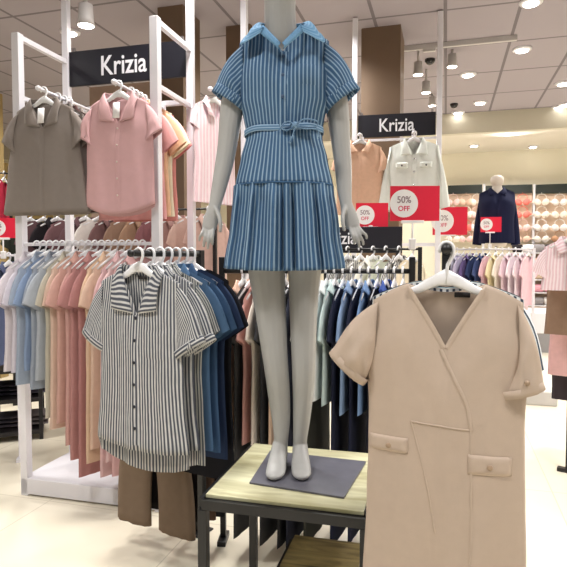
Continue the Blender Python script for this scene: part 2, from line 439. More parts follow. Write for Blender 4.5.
def track_spot(px, py, d, label, s=1.0):
    p = W(px, py, d)
    e = empty('track_spotlight', p, 0, label, 'spotlight', 'ceiling spotlights')
    top = CEIL-p.z
    m = MB(); m.tube([(0, 0, 0.16*s), (0, 0, top)], 0.012, 8); m.build('stem', HOUSE, e)
    m = MB(); m.lathe([(0.02*s, 0.17*s), (0.055*s, 0.165*s), (0.06*s, 0.05*s), (0.072*s, 0.0), (0.066*s, 0.0)], 20); m.build('lamp_can', HOUSE, e)
    m = MB(); m.disc((0, 0, 0.004), (0, 0, -1), 0.062*s, 20, 0.004); m.build('lens', LENS, e)
track_spot(86, 26, 3.6, 'large pale track spotlight between the tall upright and the frame sign', 0.78)
track_spot(418, 75, 6.0, 'white track spotlight at the left end of the track by the brown column', .78)
track_spot(426, 93, 6.6, 'white track spotlight second from the brown column, hanging lower', .78)
track_spot(432, 106, 7.6, 'small far track spotlight lowest of the three beside the brown column', .72)
track_spot(452, 67, 6.0, 'white track spotlight right of the tall white upright', .78)
e = empty('lighting_track', G(450, 47, CEIL-0.05), AX+0.0, 'grey ceiling track carrying the spotlights by the tall white upright', 'light track')
m = MB(); m.box((0, 0, 0.025), (1.25, 0.04, 0.05)); m.build('track_rail', HOUSE, e, smooth=False, bevel=0.004)
m = MB(); m.box((-0.2, 0, -0.012), (0.12, 0.035, 0.03)); m.build('power_feed', HOUSE, e, smooth=False, bevel=0.004)
def sensor(px, py, label):
    p = G(px, py, CEIL-0.03); o = MB(); o.lathe([(0.055, 0.03), (0.055, 0.01), (0.035, -0.02), (0.01, -0.03)], 20)
    t = o.build('dome_camera', plain('dark_dome', c(34, 32, 34), 0.25), None, loc=p); tag(t, label, 'security camera')
sensor(430, 62, 'small black dome camera on the ceiling under the spotlight track')
sensor(454, 106, 'tiny dark dome sensor on the pale ceiling strip near the back')

# real light of the shop: soft pools under the ceiling lamps
for a in (-3.6, -1.2, 1.2, 3.6):
    for b in (0.3, 2.6, 4.9, 7.2):
        q = S(a, b); area((q.x, q.y, CEIL-0.06), 40, 0.5, spread=math.radians(135))
for a in (-1.5, 1.0, 3.5, 6.0):
    q = S(a, 10.3); area((q.x, q.y, CEIL-0.24), 62, 0.5, rot=(math.radians(-20), 0, AX))
w = bpy.data.worlds.new('world'); sc.world = w; w.use_nodes = True
w.node_tree.nodes['Background'].inputs[0].default_value = (0.97, 0.97, 1.0, 1); w.node_tree.nodes['Background'].inputs[1].default_value = 0.17

# ================================================================== table with the mannequin
TZ = 0.62
A = G(203, 494.5, TZ); B = G(370, 513.5, TZ); BK = G(258, 443, TZ)
trz = math.atan2(B.y-A.y, B.x-A.x); TW = (B-A).length-.012; TD = (BK-A).length
t = empty('display_table', (A.x, A.y, 0), trz, 'square display table with pale green wood top and black metal frame under the mannequin', 'table')
def wood_material(name, ca, cb, rough=0.35):
    m, nt, b = base_mat(name); tc = N(nt, 'ShaderNodeTexCoord'); mp = N(nt, 'ShaderNodeMapping'); mp.inputs['Scale'].default_value = (1.5, 9, 1)
    nt.links.new(tc.outputs['Object'], mp.inputs[0]); nz = N(nt, 'ShaderNodeTexNoise'); nz.inputs['Scale'].default_value = 2.2; nz.inputs['Detail'].default_value = 7; nz.inputs['Distortion'].default_value = 1.2
    nt.links.new(mp.outputs[0], nz.inputs['Vector']); cr = N(nt, 'ShaderNodeValToRGB'); cr.color_ramp.elements[0].position = 0.3; cr.color_ramp.elements[0].color = ca
    cr.color_ramp.elements[1].position = 0.7; cr.color_ramp.elements[1].color = cb
    nt.links.new(nz.outputs['Fac'], cr.inputs[0]); nt.links.new(cr.outputs[0], b.inputs['Base Color']); b.inputs['Roughness'].default_value = rough; return m
TOPW = wood_material('olive_wood', c(168, 162, 122), c(220, 218, 184))
m = MB(); m.box((TW/2, TD/2, TZ-0.006), (TW-0.012, TD-0.012, 0.012)); m.build('table_top', TOPW, t, smooth=False, bevel=0.002)
m = MB()
for p, q in (((0, 0), (TW, 0)), ((TW, 0), (TW, TD)), ((TW, TD), (0, TD)), ((0, TD), (0, 0))):
    m.bar((p[0], p[1], TZ-0.027), (q[0], q[1], TZ-0.027), 0.028, 0.03)
m.build('table_frame', BLACKM, t, smooth=False)
for x in (0.001, TW-0.001):
    for y in (0.001, TD-0.001):
        m = MB(); m.box((x, y, (TZ-0.043)/2), (0.029, 0.029, TZ-0.043)); m.build('leg', BLACKM, t, smooth=False, bevel=0.002)
# lower nested table
LZ = 0.30
P0 = G(294, 534, LZ)
t2 = empty('nesting_table', (P0.x, P0.y, 0), trz, 'low nesting table with worn brown wood top tucked beneath the square table', 'table')
LW, LD = TW-.05-((P0-A).xy @ Vector((math.cos(trz), math.sin(trz)))), 0.42
m = MB(); m.box((LW/2, -LD/2, LZ-0.008), (LW-0.01, LD-0.01, 0.016)); m.build('table_top', wood_material('worn_wood', c(70, 58, 40), c(150, 134, 92)), t2, smooth=False)
m = MB()
for p, q in (((0, 0), (LW, 0)), ((LW, 0), (LW, -LD)), ((LW, -LD), (0, -LD)), ((0, -LD), (0, 0))):
    m.bar((p[0], p[1], LZ-0.036), (q[0], q[1], LZ-0.036), 0.024, 0.036)
m.build('table_frame', BLACKM, t2, smooth=False)
for x in (0.001, LW-0.001):
    for y in (-0.001, -LD+0.001):
        m = MB(); m.box((x, y, (LZ-0.052)/2), (0.025, 0.025, LZ-0.052)); m.build('leg', BLACKM, t2, smooth=False)

# ================================================================== mannequin
DM = 1.92
MO = W(287, 476, 1.88); MO.z = TZ+.007
def Q(px, py, d=DM): return W(px, py, d)-MO
KX = DM/F
man = empty('mannequin', MO, 0, 'headless grey female mannequin on the square table wearing a blue pinstriped dress', 'mannequin')
mb = MB()
def limb(pts, n=16):
    """pts: (px, py, half width px, depth ratio, d)"""
    P = [Q(x, y, d) for x, y, w, k, d in pts]
    path = catmull(P, 4); Wd = catmull([(w*KX, w*KX*k, 0) for x, y, w, k, d in pts], 4)
    mb.tube(path, [(v.x, v.y) for v in Wd], n, up=(0, 1, 0))
# torso and neck
limb([(283, 259, 34, .7, 1.93), (284, 245, 46, .62, 1.93), (285, 205, 46, .62, 1.93), (286, 165, 38, .62, 1.93), (286, 133, 33, .66, 1.93), (284, 105, 36, .56, 1.93), (283, 80, 37, .46, 1.935), (282, 66, 33, .40, 1.94), (281, 52, 24, .5, 1.945), (281, 36, 17, .8, 1.935), (280, 15, 15.5, 1.0, 1.93), (280, -2, 15.5, 1.05, 1.92), (280, -26, 16.5, 1.05, 1.91)])
# legs
for pts in ([(264, 232, 22, 1.05, 1.93), (266, 262, 19.5, 1.05, 1.93), (268, 285, 17.5, 1.05, 1.93), (271.5, 320, 15, 1.05, 1.925), (275, 356, 12.8, 1.1, 1.92), (277, 375, 12.0, 1.15, 1.925), (279, 395, 11.3, 1.2, 1.94), (281, 420, 9.3, 1.2, 1.945), (281, 440, 7.2, 1.15, 1.94), (280.5, 452, 7.4, 1.2, 1.945), (280, 460, 7.6, 1.3, 1.945)],
            [(308, 232, 21, 1.05, 1.93), (305, 262, 18, 1.05, 1.93), (304, 285, 15.5, 1.05, 1.93), (303.5, 320, 13.8, 1.05, 1.92), (303.5, 356, 12.2, 1.1, 1.915), (303.5, 375, 11.6, 1.15, 1.92), (303, 395, 10.5, 1.25, 1.935), (301.5, 420, 8.8, 1.2, 1.94), (300, 440, 7.2, 1.15, 1.935), (300, 452, 7.4, 1.2, 1.94), (300, 460, 7.6, 1.3, 1.94)]):
    limb(pts)
# arched feet standing on their balls
for x0, dx in ((Q(280.5, 455, 1.945).x, -.020), (Q(300, 455, 1.94).x, .002)):
    rings = [(.112, .048, .010, .012), (.102, .048, .020, .024), (.080, .054, .0255, .034), (.055, .060, .027, .040), (.028, .050, .028, .034), (0, .035, .031, .025), (-.030, .021, .0335, .0175), (-.055, .0135, .032, .0125), (-.072, .011, .025, .0105), (-.083, .0105, .014, .008), (-.087, .010, .005, .004)]
    mb.grid([[(x0+dx*(.09-y)/.17+w_*math.cos(2*PI*k/18), y, zc+h_*math.sin(2*PI*k/18)) for k in range(18)] for y, zc, w_, h_ in rings], closed=True, cap0=True, cap1=True)
# arms
limb([(256, 68, 7, 1.1, 1.94), (247, 72, 9, 1.1, 1.94), (239, 84, 10.5, 1.1, 1.94), (234, 98, 11.6, 1.1, 1.94), (231, 115, 11.4, 1.1, 1.94), (227.5, 145, 9.8, 1.1, 1.93), (224, 165, 9.0, 1.05, 1.92), (218.5, 190, 7.2, .95, 1.90), (215, 205, 6.0, .8, 1.885), (213, 213, 7.0, .65, 1.88), (210.5, 222, 7.6, .55, 1.875), (208.5, 229, 6.8, .5, 1.87)])
limb([(313, 68, 7, 1.1, 1.94), (322, 71, 9, 1.1, 1.94), (330, 82, 10.5, 1.1, 1.94), (335, 96, 11.6, 1.1, 1.94), (338, 115, 11.2, 1.1, 1.94), (341, 145, 9.4, 1.1, 1.93), (343, 165, 8.6, 1.05, 1.92), (344.5, 190, 7.2, .95, 1.90), (346, 203, 6.0, .8, 1.885), (348, 211, 7.0, .65, 1.88), (351, 220, 7.6, .55, 1.875), (353.5, 227, 6.8, .5, 1.87)])
def finger(pts, r0, r1):
    P = catmull([Q(*p) for p in pts], 4); mb.tube(P, [lerp(r0, r1, i/(len(P)-1)) for i in range(len(P))], 10)
for i, (x0, x1, yt, dd) in enumerate([(204.2, 199.6, 241, 1.882), (207.2, 203.6, 247, 1.872), (210.4, 207.8, 249, 1.866), (213.4, 212.2, 245, 1.864)]):
    finger([(x0+1.2, 219, 1.876), (x0, 227, 1.870), (lerp(x0, x1, .55), lerp(227, yt, .5), 1.852), (x1+.3, yt-4, 1.856), (x1, yt, 1.866)], .0066, .0046)
finger([(215, 207, 1.875), (219, 216, 1.852), (220.5, 225, 1.842), (220, 232, 1.845)], .0085, .0056)
for i, (x0, x1, yt, dd) in enumerate([(357.6, 366.4, 239, 1.882), (355, 363.2, 245, 1.872), (352, 359.2, 247.5, 1.866), (349, 354.4, 244, 1.864)]):
    finger([(x0-1.8, 217, 1.876), (x0, 225, 1.870), (lerp(x0, x1, .55), lerp(225, yt, .5), 1.852), (x1-.4, yt-4, 1.856), (x1, yt, 1.866)], .0066, .0046)
finger([(345.5, 206, 1.875), (343, 215, 1.852), (343, 224, 1.842), (344.6, 231, 1.845)], .0085, .0056)
body = mb.build('body', SKIN, man)
rm = body.modifiers.new('join', 'REMESH'); rm.mode = 'VOXEL'; rm.voxel_size = 0.003; rm.use_smooth_shade = True
sm = body.modifiers.new('soft', 'SMOOTH'); sm.factor = 0.5; sm.iterations = 2
# stone slab the feet are fixed to
sl = [G(249.5, 484, TZ), G(344, 499, TZ), G(366, 463, TZ), G(270, 452, TZ)]
m = MB(); rows = [[(p.x-MO.x, p.y-MO.y, z) for p in sl] for z in (-0.0065, -0.001)]
m.grid(rows, closed=True, cap0=True, cap1=True)
m.build('base_plate', plain('slate_base', c(98, 98, 108), 0.35, var=0.3, scale=14), man, smooth=False)
man['label'] = 'headless grey mannequin standing barefoot on a slate base on the square table'

# ------------------------------------------------------------------ its dress
BLUE = c(64, 96, 130); STR = c(146, 172, 194); PER = 0.0139
DRM = fabric(BLUE, STR, PER, 0.30, 0.24, mottle=0.16)
DRP = fabric(c(104, 150, 190), c(136, 176, 208), PER, 0.34, 0.3, mottle=0.06)
dpos = W(284, 32, DM)
dz = lambda py: dpos.z-W(284, py, DM).z
dr = empty('shirt_dress', dpos, math.radians(-4), 'short blue pinstriped shirt dress with tie belt worn by the mannequin', 'dress')
g = Cloth(sw=.148, nw=.068, drop=.034, ah=dz(104)-.0, bw=.149, nd=.082, ndb=.012, vp=1.0, L=dz(268), seed=4, fold=.0055, freq=16, nc=56, wr=.0018, uw=.168,
          prof=[(.03, .148), (dz(85), .147), (dz(104), .147), (dz(120), .134), (dz(132), .126), (dz(140), .127), (dz(160), .145), (dz(187), .166), (dz(230), .186), (dz(268), .203)],
          thp=[(0, .075), (dz(60), .095), (dz(85), .108), (dz(104), .100), (dz(132), .088), (dz(145), .098), (dz(187), .125), (dz(268), .150)], ridge=.035, hth=.15)
zb = -dz(133); zs = -dz(187)
for name, z0, z1, nr in (('bodice', None, zb, 26), ('skirt', zb, zs, 18)):
    m = MB(); R, U = g.rows(z0, z1, nr)
    if z0 is None:
        R = []; U = []
        T = [-1+2*j/g.nc for j in range(g.nc+1)]; cols = [(q, True) for q in T]+[(q, False) for q in T[-2:0:-1]]
        for i in range(nr+1):
            v = (i/nr)**1.15
            R.append([g.pt(q, lerp(g.ztop(q, fr), zb, v), fr) for q, fr in cols]); U.append([((q if fr else 2-q)*g.uw, 0) for q, fr in cols])
    m.grid(R, U, closed=True); m.build(name, DRM, dr, solid=.002)
gs = Cloth(**{**g.__dict__, 'fold': .011, 'freq': 26, 'gather': .0055, 'seed': 11, 'uw': .215, 'nc': 90})
gs.fo_base = gs.fo
def fo2(t, z, front):
    r = sstep((zs-z)/.06)*0.8+0.2
    ph = 2.6*noise.noise(Vector((t*2.2+(0 if front else 31), z*.7, 3.1)))
    return (.017*math.sin(t*19+ph*2)+.009*math.sin(t*41+ph*5+1)+.020*noise.noise(Vector((t*4+(0 if front else 31), z*1.4, 2.2)))+.0012*math.sin(t*120))*r
gs.fo = fo2
m = MB(); R, U = gs.rows(zs+.002, zs-.006, 2); R2, U2 = gs.rows(zs-.006, None, 22)
# hem bows slightly, lower in the middle
for i, r in enumerate(R2):
    for p in r: p.z -= .006*(i/22)*(1-(p.x/.2)**2)
m.grid(R+R2[1:], U+U2[1:], closed=True); m.build('skirt_tier', DRM, dr, solid=.002)
m = g.strip([(-.163, zs+.001), (-.08, zs), (.08, zs), (.163, zs+.001)], .006, .004); m.build('tier_seam', DRM, dr)
for sd, ang, Ls, cw, cd in ((-1, .98, .185, .125, -.52), (1, .94, .19, .128, -.60)):
    m, (ct, cb) = g.sleeve(sd, ang, Ls, cw, th=.062, cth=.052, nr=14, n=28, uw=.17)
    ct2 = ct; m2 = m
    s_ = m2.build('sleeve', DRM, dr, solid=.002)
    # turned-up cuff
    dd = Vector((sd*math.cos(ang), 0, -math.sin(ang))); mc = MB(); R = []; U = []
    for i in range(4):
        r = []; u = []
        for k in range(28):
            ph = 2*PI*k/28; q = (1-math.cos(ph))/2
            p = lerp(ct, cb, lerp(-.02, 1.02, q))+dd*(-.030+.0105*i)+Vector((0, -math.sin(ph)*(.056), 0)); r.append(p); u.append((q*.17, 0))
        R.append(r); U.append(u)
    mc.grid(R, U, closed=True); mc.build('cuff', DRM, s_, solid=.003)
# open collar
mcol = MB()
for sd in (-1, 1):
    inn = catmull([(0, .052, .036), (sd*.052, .036, .038), (sd*.070, -.006, .024), (sd*.066, -.058, -.004), (sd*.055, -.086, -.022)], 5)
    out = catmull([(0, .070, -.006), (sd*.076, .050, -.006), (sd*.116, -.012, -.010), (sd*.134, -.080, -.066), (sd*.066, -.106, -.040)], 5)
    R = []; U = []
    for q in range(8):
        tq = q/7; r = []; u = []
        for i, (a, b) in enumerate(zip(inn, out)):
            p = lerp(a, b, tq); f = math.sin(PI*min(1, tq*1.25))
            x = p+Vector((0, -.012*f, .016*f*(1-.6*i/len(inn)))); r.append(x); u.append((tq*.09, i*.01))
        R.append(r); U.append(u)
    mcol.grid(R, U)
mcol.build('collar', DRP, dr, solid=.003)
for sd in (-1, 1):          # turned-back facing of the open neck
    m = MB(); R = []; 
    for q in range(7):
        tq = q/6; x = lerp(.060, .002, tq); z = lerp(-.018, -.084, tq); yy = lerp(-.094, -.120, tq)
        R.append([(sd*x, yy+.004, z+.006), (sd*(x+.008), yy-.004, z-.006), (sd*(x+.012*(1-tq)+.003), yy-.002, z-.016)])
    m.grid(R); m.build('neck_facing', DRP, dr, solid=.002)
g.strip([(.004, -.084), (.003, -.15), (.002, zb)], .030, .004, n=6).build('placket', DRM, dr)
for z in (-.10, -.17, -.24): g.button(.003, z, .0055, .007).build('button', plain('blue_button', c(60, 84, 116), .4), dr)
g.patch([(.055, -.135), (.112, -.132), (.110, -.20), (.056, -.20)], .004).build('pocket', DRM, dr)
# tie belt
mb2 = MB(); R = []; U = []
for i in range(5):
    z = zb+.010-.005*i; r = []; u = []
    for k in range(64):
        ph = 2*PI*k/64; r.append((.131*math.copysign(abs(math.cos(ph))**.8, math.cos(ph)), .094*math.copysign(abs(math.sin(ph))**.8, math.sin(ph)), z+.004*math.cos(ph)+.002*math.sin(5*ph))); u.append((z*1.0, k*.01))
    R.append(r); U.append(u)
mb2.grid(R, U, closed=True); bl = mb2.build('belt', fabric(c(92, 128, 162), c(150, 178, 204), .008, .4), dr, solid=.003)
BM = bl.data.materials[0]
kx = .042; ky = -.100
m = MB(); m.tube([(kx-.012, ky, zb), (kx, ky-.008, zb), (kx+.012, ky, zb)], [.007, .013, .007], 10); m.build('belt_knot', BM, bl)
for pts in ([(kx, ky-.004, zb), (kx+.03, ky-.012, zb+.018), (kx+.07, ky-.006, zb+.012), (kx+.066, ky+.002, zb-.003), (kx+.03, ky-.004, zb-.004), (kx, ky-.004, zb)],
            [(kx, ky-.004, zb), (kx-.022, ky-.012, zb+.012), (kx-.045, ky-.008, zb-.006), (kx-.024, ky-.004, zb-.014), (kx, ky-.004, zb)],
            [(kx, ky-.004, zb), (kx-.006, ky-.012, zb-.03), (kx-.018, ky-.012, zb-.055)], [(kx, ky-.004, zb), (kx+.03, ky-.01, zb-.012), (kx+.07, ky-.002, zb-.012), (kx+.075, ky-.004, zb-.04)]):
    m = MB(); m.tube(catmull(pts, 6), (.0022, .0075), 8, up=(0, 1, 0.2)); m.build('belt_loop' if len(pts) > 4 else 'belt_tail', BM, bl)

# ================================================================== rack of beige dresses
BEI = fabric(c(192, 174, 158), mottle=.05)
ZCB = .092; ZC = .062; BS = .9; bp = W(446, 284, 1.5*BS); bp5 = W(446, 284, 1.5); brz = math.radians(-16)
bz = lambda px: (px-446)/F*1.5; bh = lambda py: bp5.z-W(446, py, 1.5).z
bd = empty('wrap_dress', bp, brz, 'beige wrap front dress with button flap pockets at the front of its rack', 'dress')
g = Cloth(sw=.190, nw=.098, drop=.046, ah=.205, bw=.205, waist=bh(425), ww=.200, hw=.222, L=1.12, nd=bh(347), ndb=.022, vp=.92, th=.036, hth=.040, fold=.010, freq=9, seed=21, nr=46, nc=40, wr=.0022, uw=.2)
m = MB(); R, U = g.rows(); m.grid(R, U, closed=True); m.build('body', BEI, bd, solid=.002)
for sd, ang, Ls, cw, cd in ((-1, .84, .20, .125, None), (1, 1.27, .225, .110, None)):
    m, (ct, cb) = g.sleeve(sd, ang, Ls, cw, th=.034, cth=.040, nr=14, n=26, puff=.008)
    so = m.build('sleeve', BEI, bd, solid=.002)
    dd = Vector((sd*math.cos(ang), 0, -math.sin(ang))); mc = MB(); R = []
    for i in range(3):
        R.append([lerp(ct, cb, lerp(-.02, 1.02, (1-math.cos(2*PI*k/26))/2))+dd*(-.022+.011*i)+Vector((0, -math.sin(2*PI*k/26)*.043, 0)) for k in range(26)])
    mc.grid(R, closed=True); mc.build('cuff', BEI, so, solid=.002)
    if sd < 0: continue
    mc = MB(); p = lerp(ct, cb, .35)-dd*.035+Vector((0, -.046, 0)); mc.tube([p, p+Vector((0, -.004, 0))], .007, 12); mc.build('button', plain('horn_button', c(170, 146, 122), .35), so)
vz = -bh(347); nk = .096
def seam(name, pts, w=.004, off=.0035): g.strip(pts, w, off, n=6).build(name, BEI, bd)
seam('wrap_edge', [(-.012, vz-.003), (.02, vz-.07), (.055, -bh(400)), (.066, -bh(424))], .010, .004)
seam('waist_seam', [(-.085, -bh(420)), (0, -bh(423)), (.066, -bh(424))], .005, .003)
seam('skirt_edge', [(.066, -bh(424)), (.07, -.62), (.066, -.85), (.06, -1.1)], .006, .003)
seam('front_dart', [(-.085, -bh(420)), (-.045, -.52), (-.02, -.66)], .005, .003)
# neckline facing
for sd in (-1, 1):
    P = [(sd*lerp(.094, .004, q), -bh(347)*(1-(lerp(.094, .004, q)/.098)**.92)-.009) for q in (0, .25, .5, .75, 1)]
    g.strip(P, .014, .003, n=4).build('neck_facing', BEI, bd)
for x0, x1, zt, zb_, slant in ((-.196, -.092, -bh(437), -bh(452), 0), (.060, .168, -bh(447), -bh(466), .0)):
    cx = (x0+x1)/2
    f = g.patch([(x0, zt), (x1, zt-.004*(cx > 0)), (x1, zb_), (x0, zb_)], .0055, 10, 6).build('pocket_flap', BEI, bd, solid=.002)
    g.button(cx, (zt+zb_)/2-.004, .0075, .009).build('button', plain('horn_button', c(170, 146, 122), .35), f)
m = MB(); yb = g.pt(.1, -.045, False).y-.004
m.grid([[(x, yb, z) for x in (.022, .062)] for z in (-.022, -.036)]); m.build('neck_label', plain('neck_label_black', c(40, 36, 36), .7), bd, solid=.001)['label'] = 'small black woven neck label'
hb = hanger(bp, brz, 'white hanger carrying the beige wrap front dress', sw=.19, nw=.09, drop=.046, zc=ZCB, group='white plastic hangers')
bd.scale = (BS,)*3; hb.scale = (BS,)*3
# the dresses behind it, along the same rail
spec = [(.095, c(232, 236, 238), c(62, 78, 98), 'white and navy striped dress right behind the beige wrap dress', .205, 1.0),
        (.145, c(236, 232, 226), None, 'white short sleeve dress, second behind the beige wrap dress', .205, 1.06),
        (.195, c(206, 226, 232), None, 'pale mint dress, third behind the beige wrap dress', .205, 1.0),
        (.245, c(38, 46, 66), None, 'dark navy dress behind the mint one on the beige rack', .21, 1.08),
        (.295, c(214, 196, 176), None, 'sand dress, last on the rail of the beige rack', .2, 1.05)]
for i, (off, col, st, lab, swd, L) in enumerate(spec):
    p = along(bp, brz, 0, off*BS)
    before = set(C.objects)
    simple_garment('hanging_dress', p, brz, col, lab, 'dress', group='dresses on the beige rack', L=L, th=.013, sleeve=.195, ang=1.22, cw=.11, collar=False, zc=ZCB, fold=.005, stripe=st, period=.019, duty=.42, seed=30+i, bw=.205, sw=swd, nd=.06, nr=22, nc=20)
    for o in set(C.objects)-before:
        if o.parent is None: o.scale = (BS,)*3
def rack(tip, rz, length, zr, label, post_at=1.0, base=True, lower=None):
    """black garment stand: one straight arm, square post, flat foot"""
    r = empty('clothes_rack', (tip.x, tip.y, 0), rz, label, 'clothes rack')
    m = MB(); m.tube([(0, 0, zr), (0, length, zr)], .0115, 12); m.build('hanging_rail', BLACKM, r)
    m = MB(); m.tube([(0, -.003, zr), (0, .008, zr)], .0125, 12); m.build('end_cap', BLACKM, r)
    y = length*post_at
    m = MB(); m.box((0, y, zr/2+.008), (.026, .026, zr+.014)); m.build('post', BLACKM, r, smooth=False, bevel=.002)
    if lower:
        m = MB(); m.tube([(0, lower[0], lower[1]), (0, y, lower[1])], .0115, 12); m.build('lower_rail', BLACKM, r)
    m = MB(); m.box((0, y, .004), (.11, .11, .008)); m.build('foot_plate', BLACKM, r, smooth=False, bevel=.002)
    return r
tip = along(bp, brz, 0, -.03)
rack(tip, brz, .42, bp.z+ZCB*BS, 'black clothes stand carrying the beige and white dresses')

# ================================================================== rack of striped shirts
sp0 = W(139, 271, 2.0); srz = math.radians(-30)
STRM = dict(col=c(206, 206, 205), stripe=c(84, 88, 99), period=.0125, duty=.56)
def striped_shirt(p, rz, lab, seed, full=True):
    mt = fabric(STRM['col'], STRM['stripe'], STRM['period'], STRM['duty'], .2, mottle=.22)
    r = empty('striped_shirt', p, rz, lab, 'shirt', 'striped short sleeve shirts')
    g = Cloth(sw=.188, nw=.082, drop=.042, ah=.195, bw=.198, waist=.38, ww=.196, hw=.220, L=.635, Lb=.72, nd=.150, ndb=.015, vp=.75, th=.024, hth=.022, fold=.0095, freq=11, tail=.015, tailb=.05,
              seed=seed, nr=34, nc=36, uw=.195)
    m = MB(); R, U = g.rows(); m.grid(R, U, closed=True); m.build('body', mt, r, solid=.0015)
    for sd in (-1, 1):
        ang = 1.02
        m, (ct, cb) = g.sleeve(sd, ang, .215, .135, th=.018, cth=.021, nr=12, n=24, yoff=0); so = m.build('sleeve', mt, r, solid=.0015)
        dd = Vector((sd*math.cos(ang), 0, -math.sin(ang))); mc = MB(); R = []; U = []
        for i in range(3):
            R.append([lerp(ct, cb, lerp(-.02, 1.02, (1-math.cos(2*PI*k/24))/2))+dd*(-.026+.014*i)+Vector((0, -math.sin(2*PI*k/24)*.0235, 0)) for k in range(24)])
            U.append([(i*.014+.2, k*.01) for k in range(24)])
        mc.grid(R, U, closed=True); mc.build('cuff', mt, so, solid=.0015)
    g.collar(lx=.105, lz=-.135, fz=-.150, swide=.032, spread=.012, lift=.010).build('collar', mt, r, solid=.002)
    g.strip([(0, -.155), (.002, -.4), (0, -.615)], .030, .004, n=8).build('placket', mt, r)
    if full:
        for k in range(6): g.button(0.0, -.165-.078*k, .0062, .0065).build('button', BTN, r)
        g.patch([(.045, -.20), (.135, -.20), (.133, -.31), (.047, -.31)], .003).build('chest_pocket', mt, r)
        m = MB(); yb = g.pt(.05, -.03, False).y-.004
        m.grid([[(x, yb, z) for x in (-.012, .028)] for z in (-.018, -.030)]); m.build('neck_label', plain('neck_label_black', c(40, 36, 36), .7), r, solid=.001)
    return r
striped_shirt(sp0, srz, 'grey and white striped shirt at the front of its rack, unbuttoned at the neck', 41)
hanger(sp0, srz, 'white hanger carrying the front striped shirt', sw=.18, nw=.08, drop=.042, group='white plastic hangers')
p = along(sp0, srz, 0, .058); striped_shirt(p, srz, 'second grey and white striped shirt, tucked right behind the front one', 47, False)
hanger(p, srz, 'white hanger carrying the second striped shirt', sw=.18, nw=.08, drop=.042, lod=1, group='white plastic hangers')
for i, (off, col, lab, L, swd) in enumerate([(.110, c(196, 196, 190), 'pale grey striped shirt between the striped shirts and the denim blue ones', .70, .18), (.155, c(82, 112, 146), 'denim blue short sleeve shirt behind the striped shirts', .66, .19),
                                             (.200, c(62, 88, 120), 'darker denim blue blouse, second blue one behind the striped shirts', .68, .19), (.245, c(42, 56, 84), 'navy blue dress, third blue piece behind the striped shirts', .72, .19),
                                             (.290, c(30, 30, 36), 'black dress last on the striped shirt rack', .82, .18)]):
    p = along(sp0, srz, 0, off); p.z += .003
    simple_garment('hanging_shirt', p, srz, col, lab, 'shirt', group='shirts on the black stand', L=L, th=.013, fold=.004, sleeve=.19, ang=1.0, cw=.12, collar=(i < 3), seed=60+i, bw=.195, sw=swd, nd=.08, nr=20, nc=18,
                   stripe=c(90, 96, 104) if i == 0 else None, period=.0125, duty=.5)
tip = along(sp0, srz, 0, -.04); zr = sp0.z+ZC
rack(tip, srz, .385, zr, 'black clothes stand carrying the striped and denim shirts')
ttip = W(144, 400, 2.42); ttip.z = 0
rack(ttip, srz, .36, .92, 'low black stand carrying trousers behind the striped shirts')
def trousers(p, rz, col, lab, L=.70, hw=.175, th=.03, seed=1, flare=1.12, group='trousers on the low stand'):
    mt = fabric(col, mottle=.08)
    r = empty('trousers', p, rz, lab, 'trousers', group)
    for sd in (-1, 1):
        m = MB(); R = []; U = []
        for i in range(19):
            t = i/18; z = -L*t; w_ = hw/2*lerp(1.0, flare, t)*.97; cx = sd*(hw/2+.034*sstep((t-.28)/.6)); r_ = []; u = []
            for k in range(26):
                ph = 2*PI*k/26; x = math.cos(ph); y = math.sin(ph)
                f = .006*noise.noise(Vector((x*3+seed+sd*5, z*1.5, y)))*(1+t)
                r_.append((cx+w_*math.copysign(abs(x)**.8, x), th*(.75+.25*t)*math.copysign(abs(y)**.7, y)+f, z)); u.append((k*.01, z))
            R.append(r_); U.append(u)
        m.grid(R, U, closed=True); m.build('leg', mt, r, solid=.002)
    m = MB(); R = [[(hw*1.03*math.cos(2*PI*k/32), (th+.005)*math.sin(2*PI*k/32), z) for k in range(32)] for z in (.004, -.018, -.04)]
    m.grid(R, closed=True); m.build('waistband', mt, r, solid=.002)
    return r
tp = along(sp0, srz, .02, .10); tp = Vector((tp.x, tp.y, 1.0))
def clip_hanger(p, rz, lab, w=.14):
    h = empty('clip_hanger', p, rz, lab, 'clothes hanger', 'clip hangers on the low stand')
    m = MB(); m.tube([(-w, 0, .035), (w, 0, .035)], .004, 8); m.build('hanger_bar', CHROME, h)
    m = MB(); R = .016; m.tube([(0, 0, .035), (R*.7, 0, .05)]+[(R*math.cos(t), 0, .064+R*math.sin(t)) for t in [PI*q/8-.4 for q in range(0, 11)]], .0028, 8); m.build('hook', CHROME, h)
    for x in (-w*.9, w*.9):
        m = MB(); m.box((x, 0, .026), (.024, .016, .03)); m.build('clip', BLACKM, h, smooth=False)
for dx, off, col, lab, L, hw in ((-.0, .06, c(120, 102, 86), 'wide brown trousers below the striped shirts', .71, .185), (.035, .135, c(34, 30, 32), 'black trousers hanging behind the brown pair', .66, .18), (.03, .205, c(96, 76, 64), 'dark brown trousers hanging behind the black pair', .68, .185), (.03, .27, c(30, 32, 38), 'charcoal trousers last on the low stand', .69, .185)):
    p = along(ttip, srz, 0, off); p.z = .92-.064
    trousers(p, srz, col, lab, L, hw, th=.022, seed=off*100)
    clip_hanger(p, srz, 'metal clip hanger holding the '+lab.split(' hanging')[0].split(' below')[0].split(' last')[0])

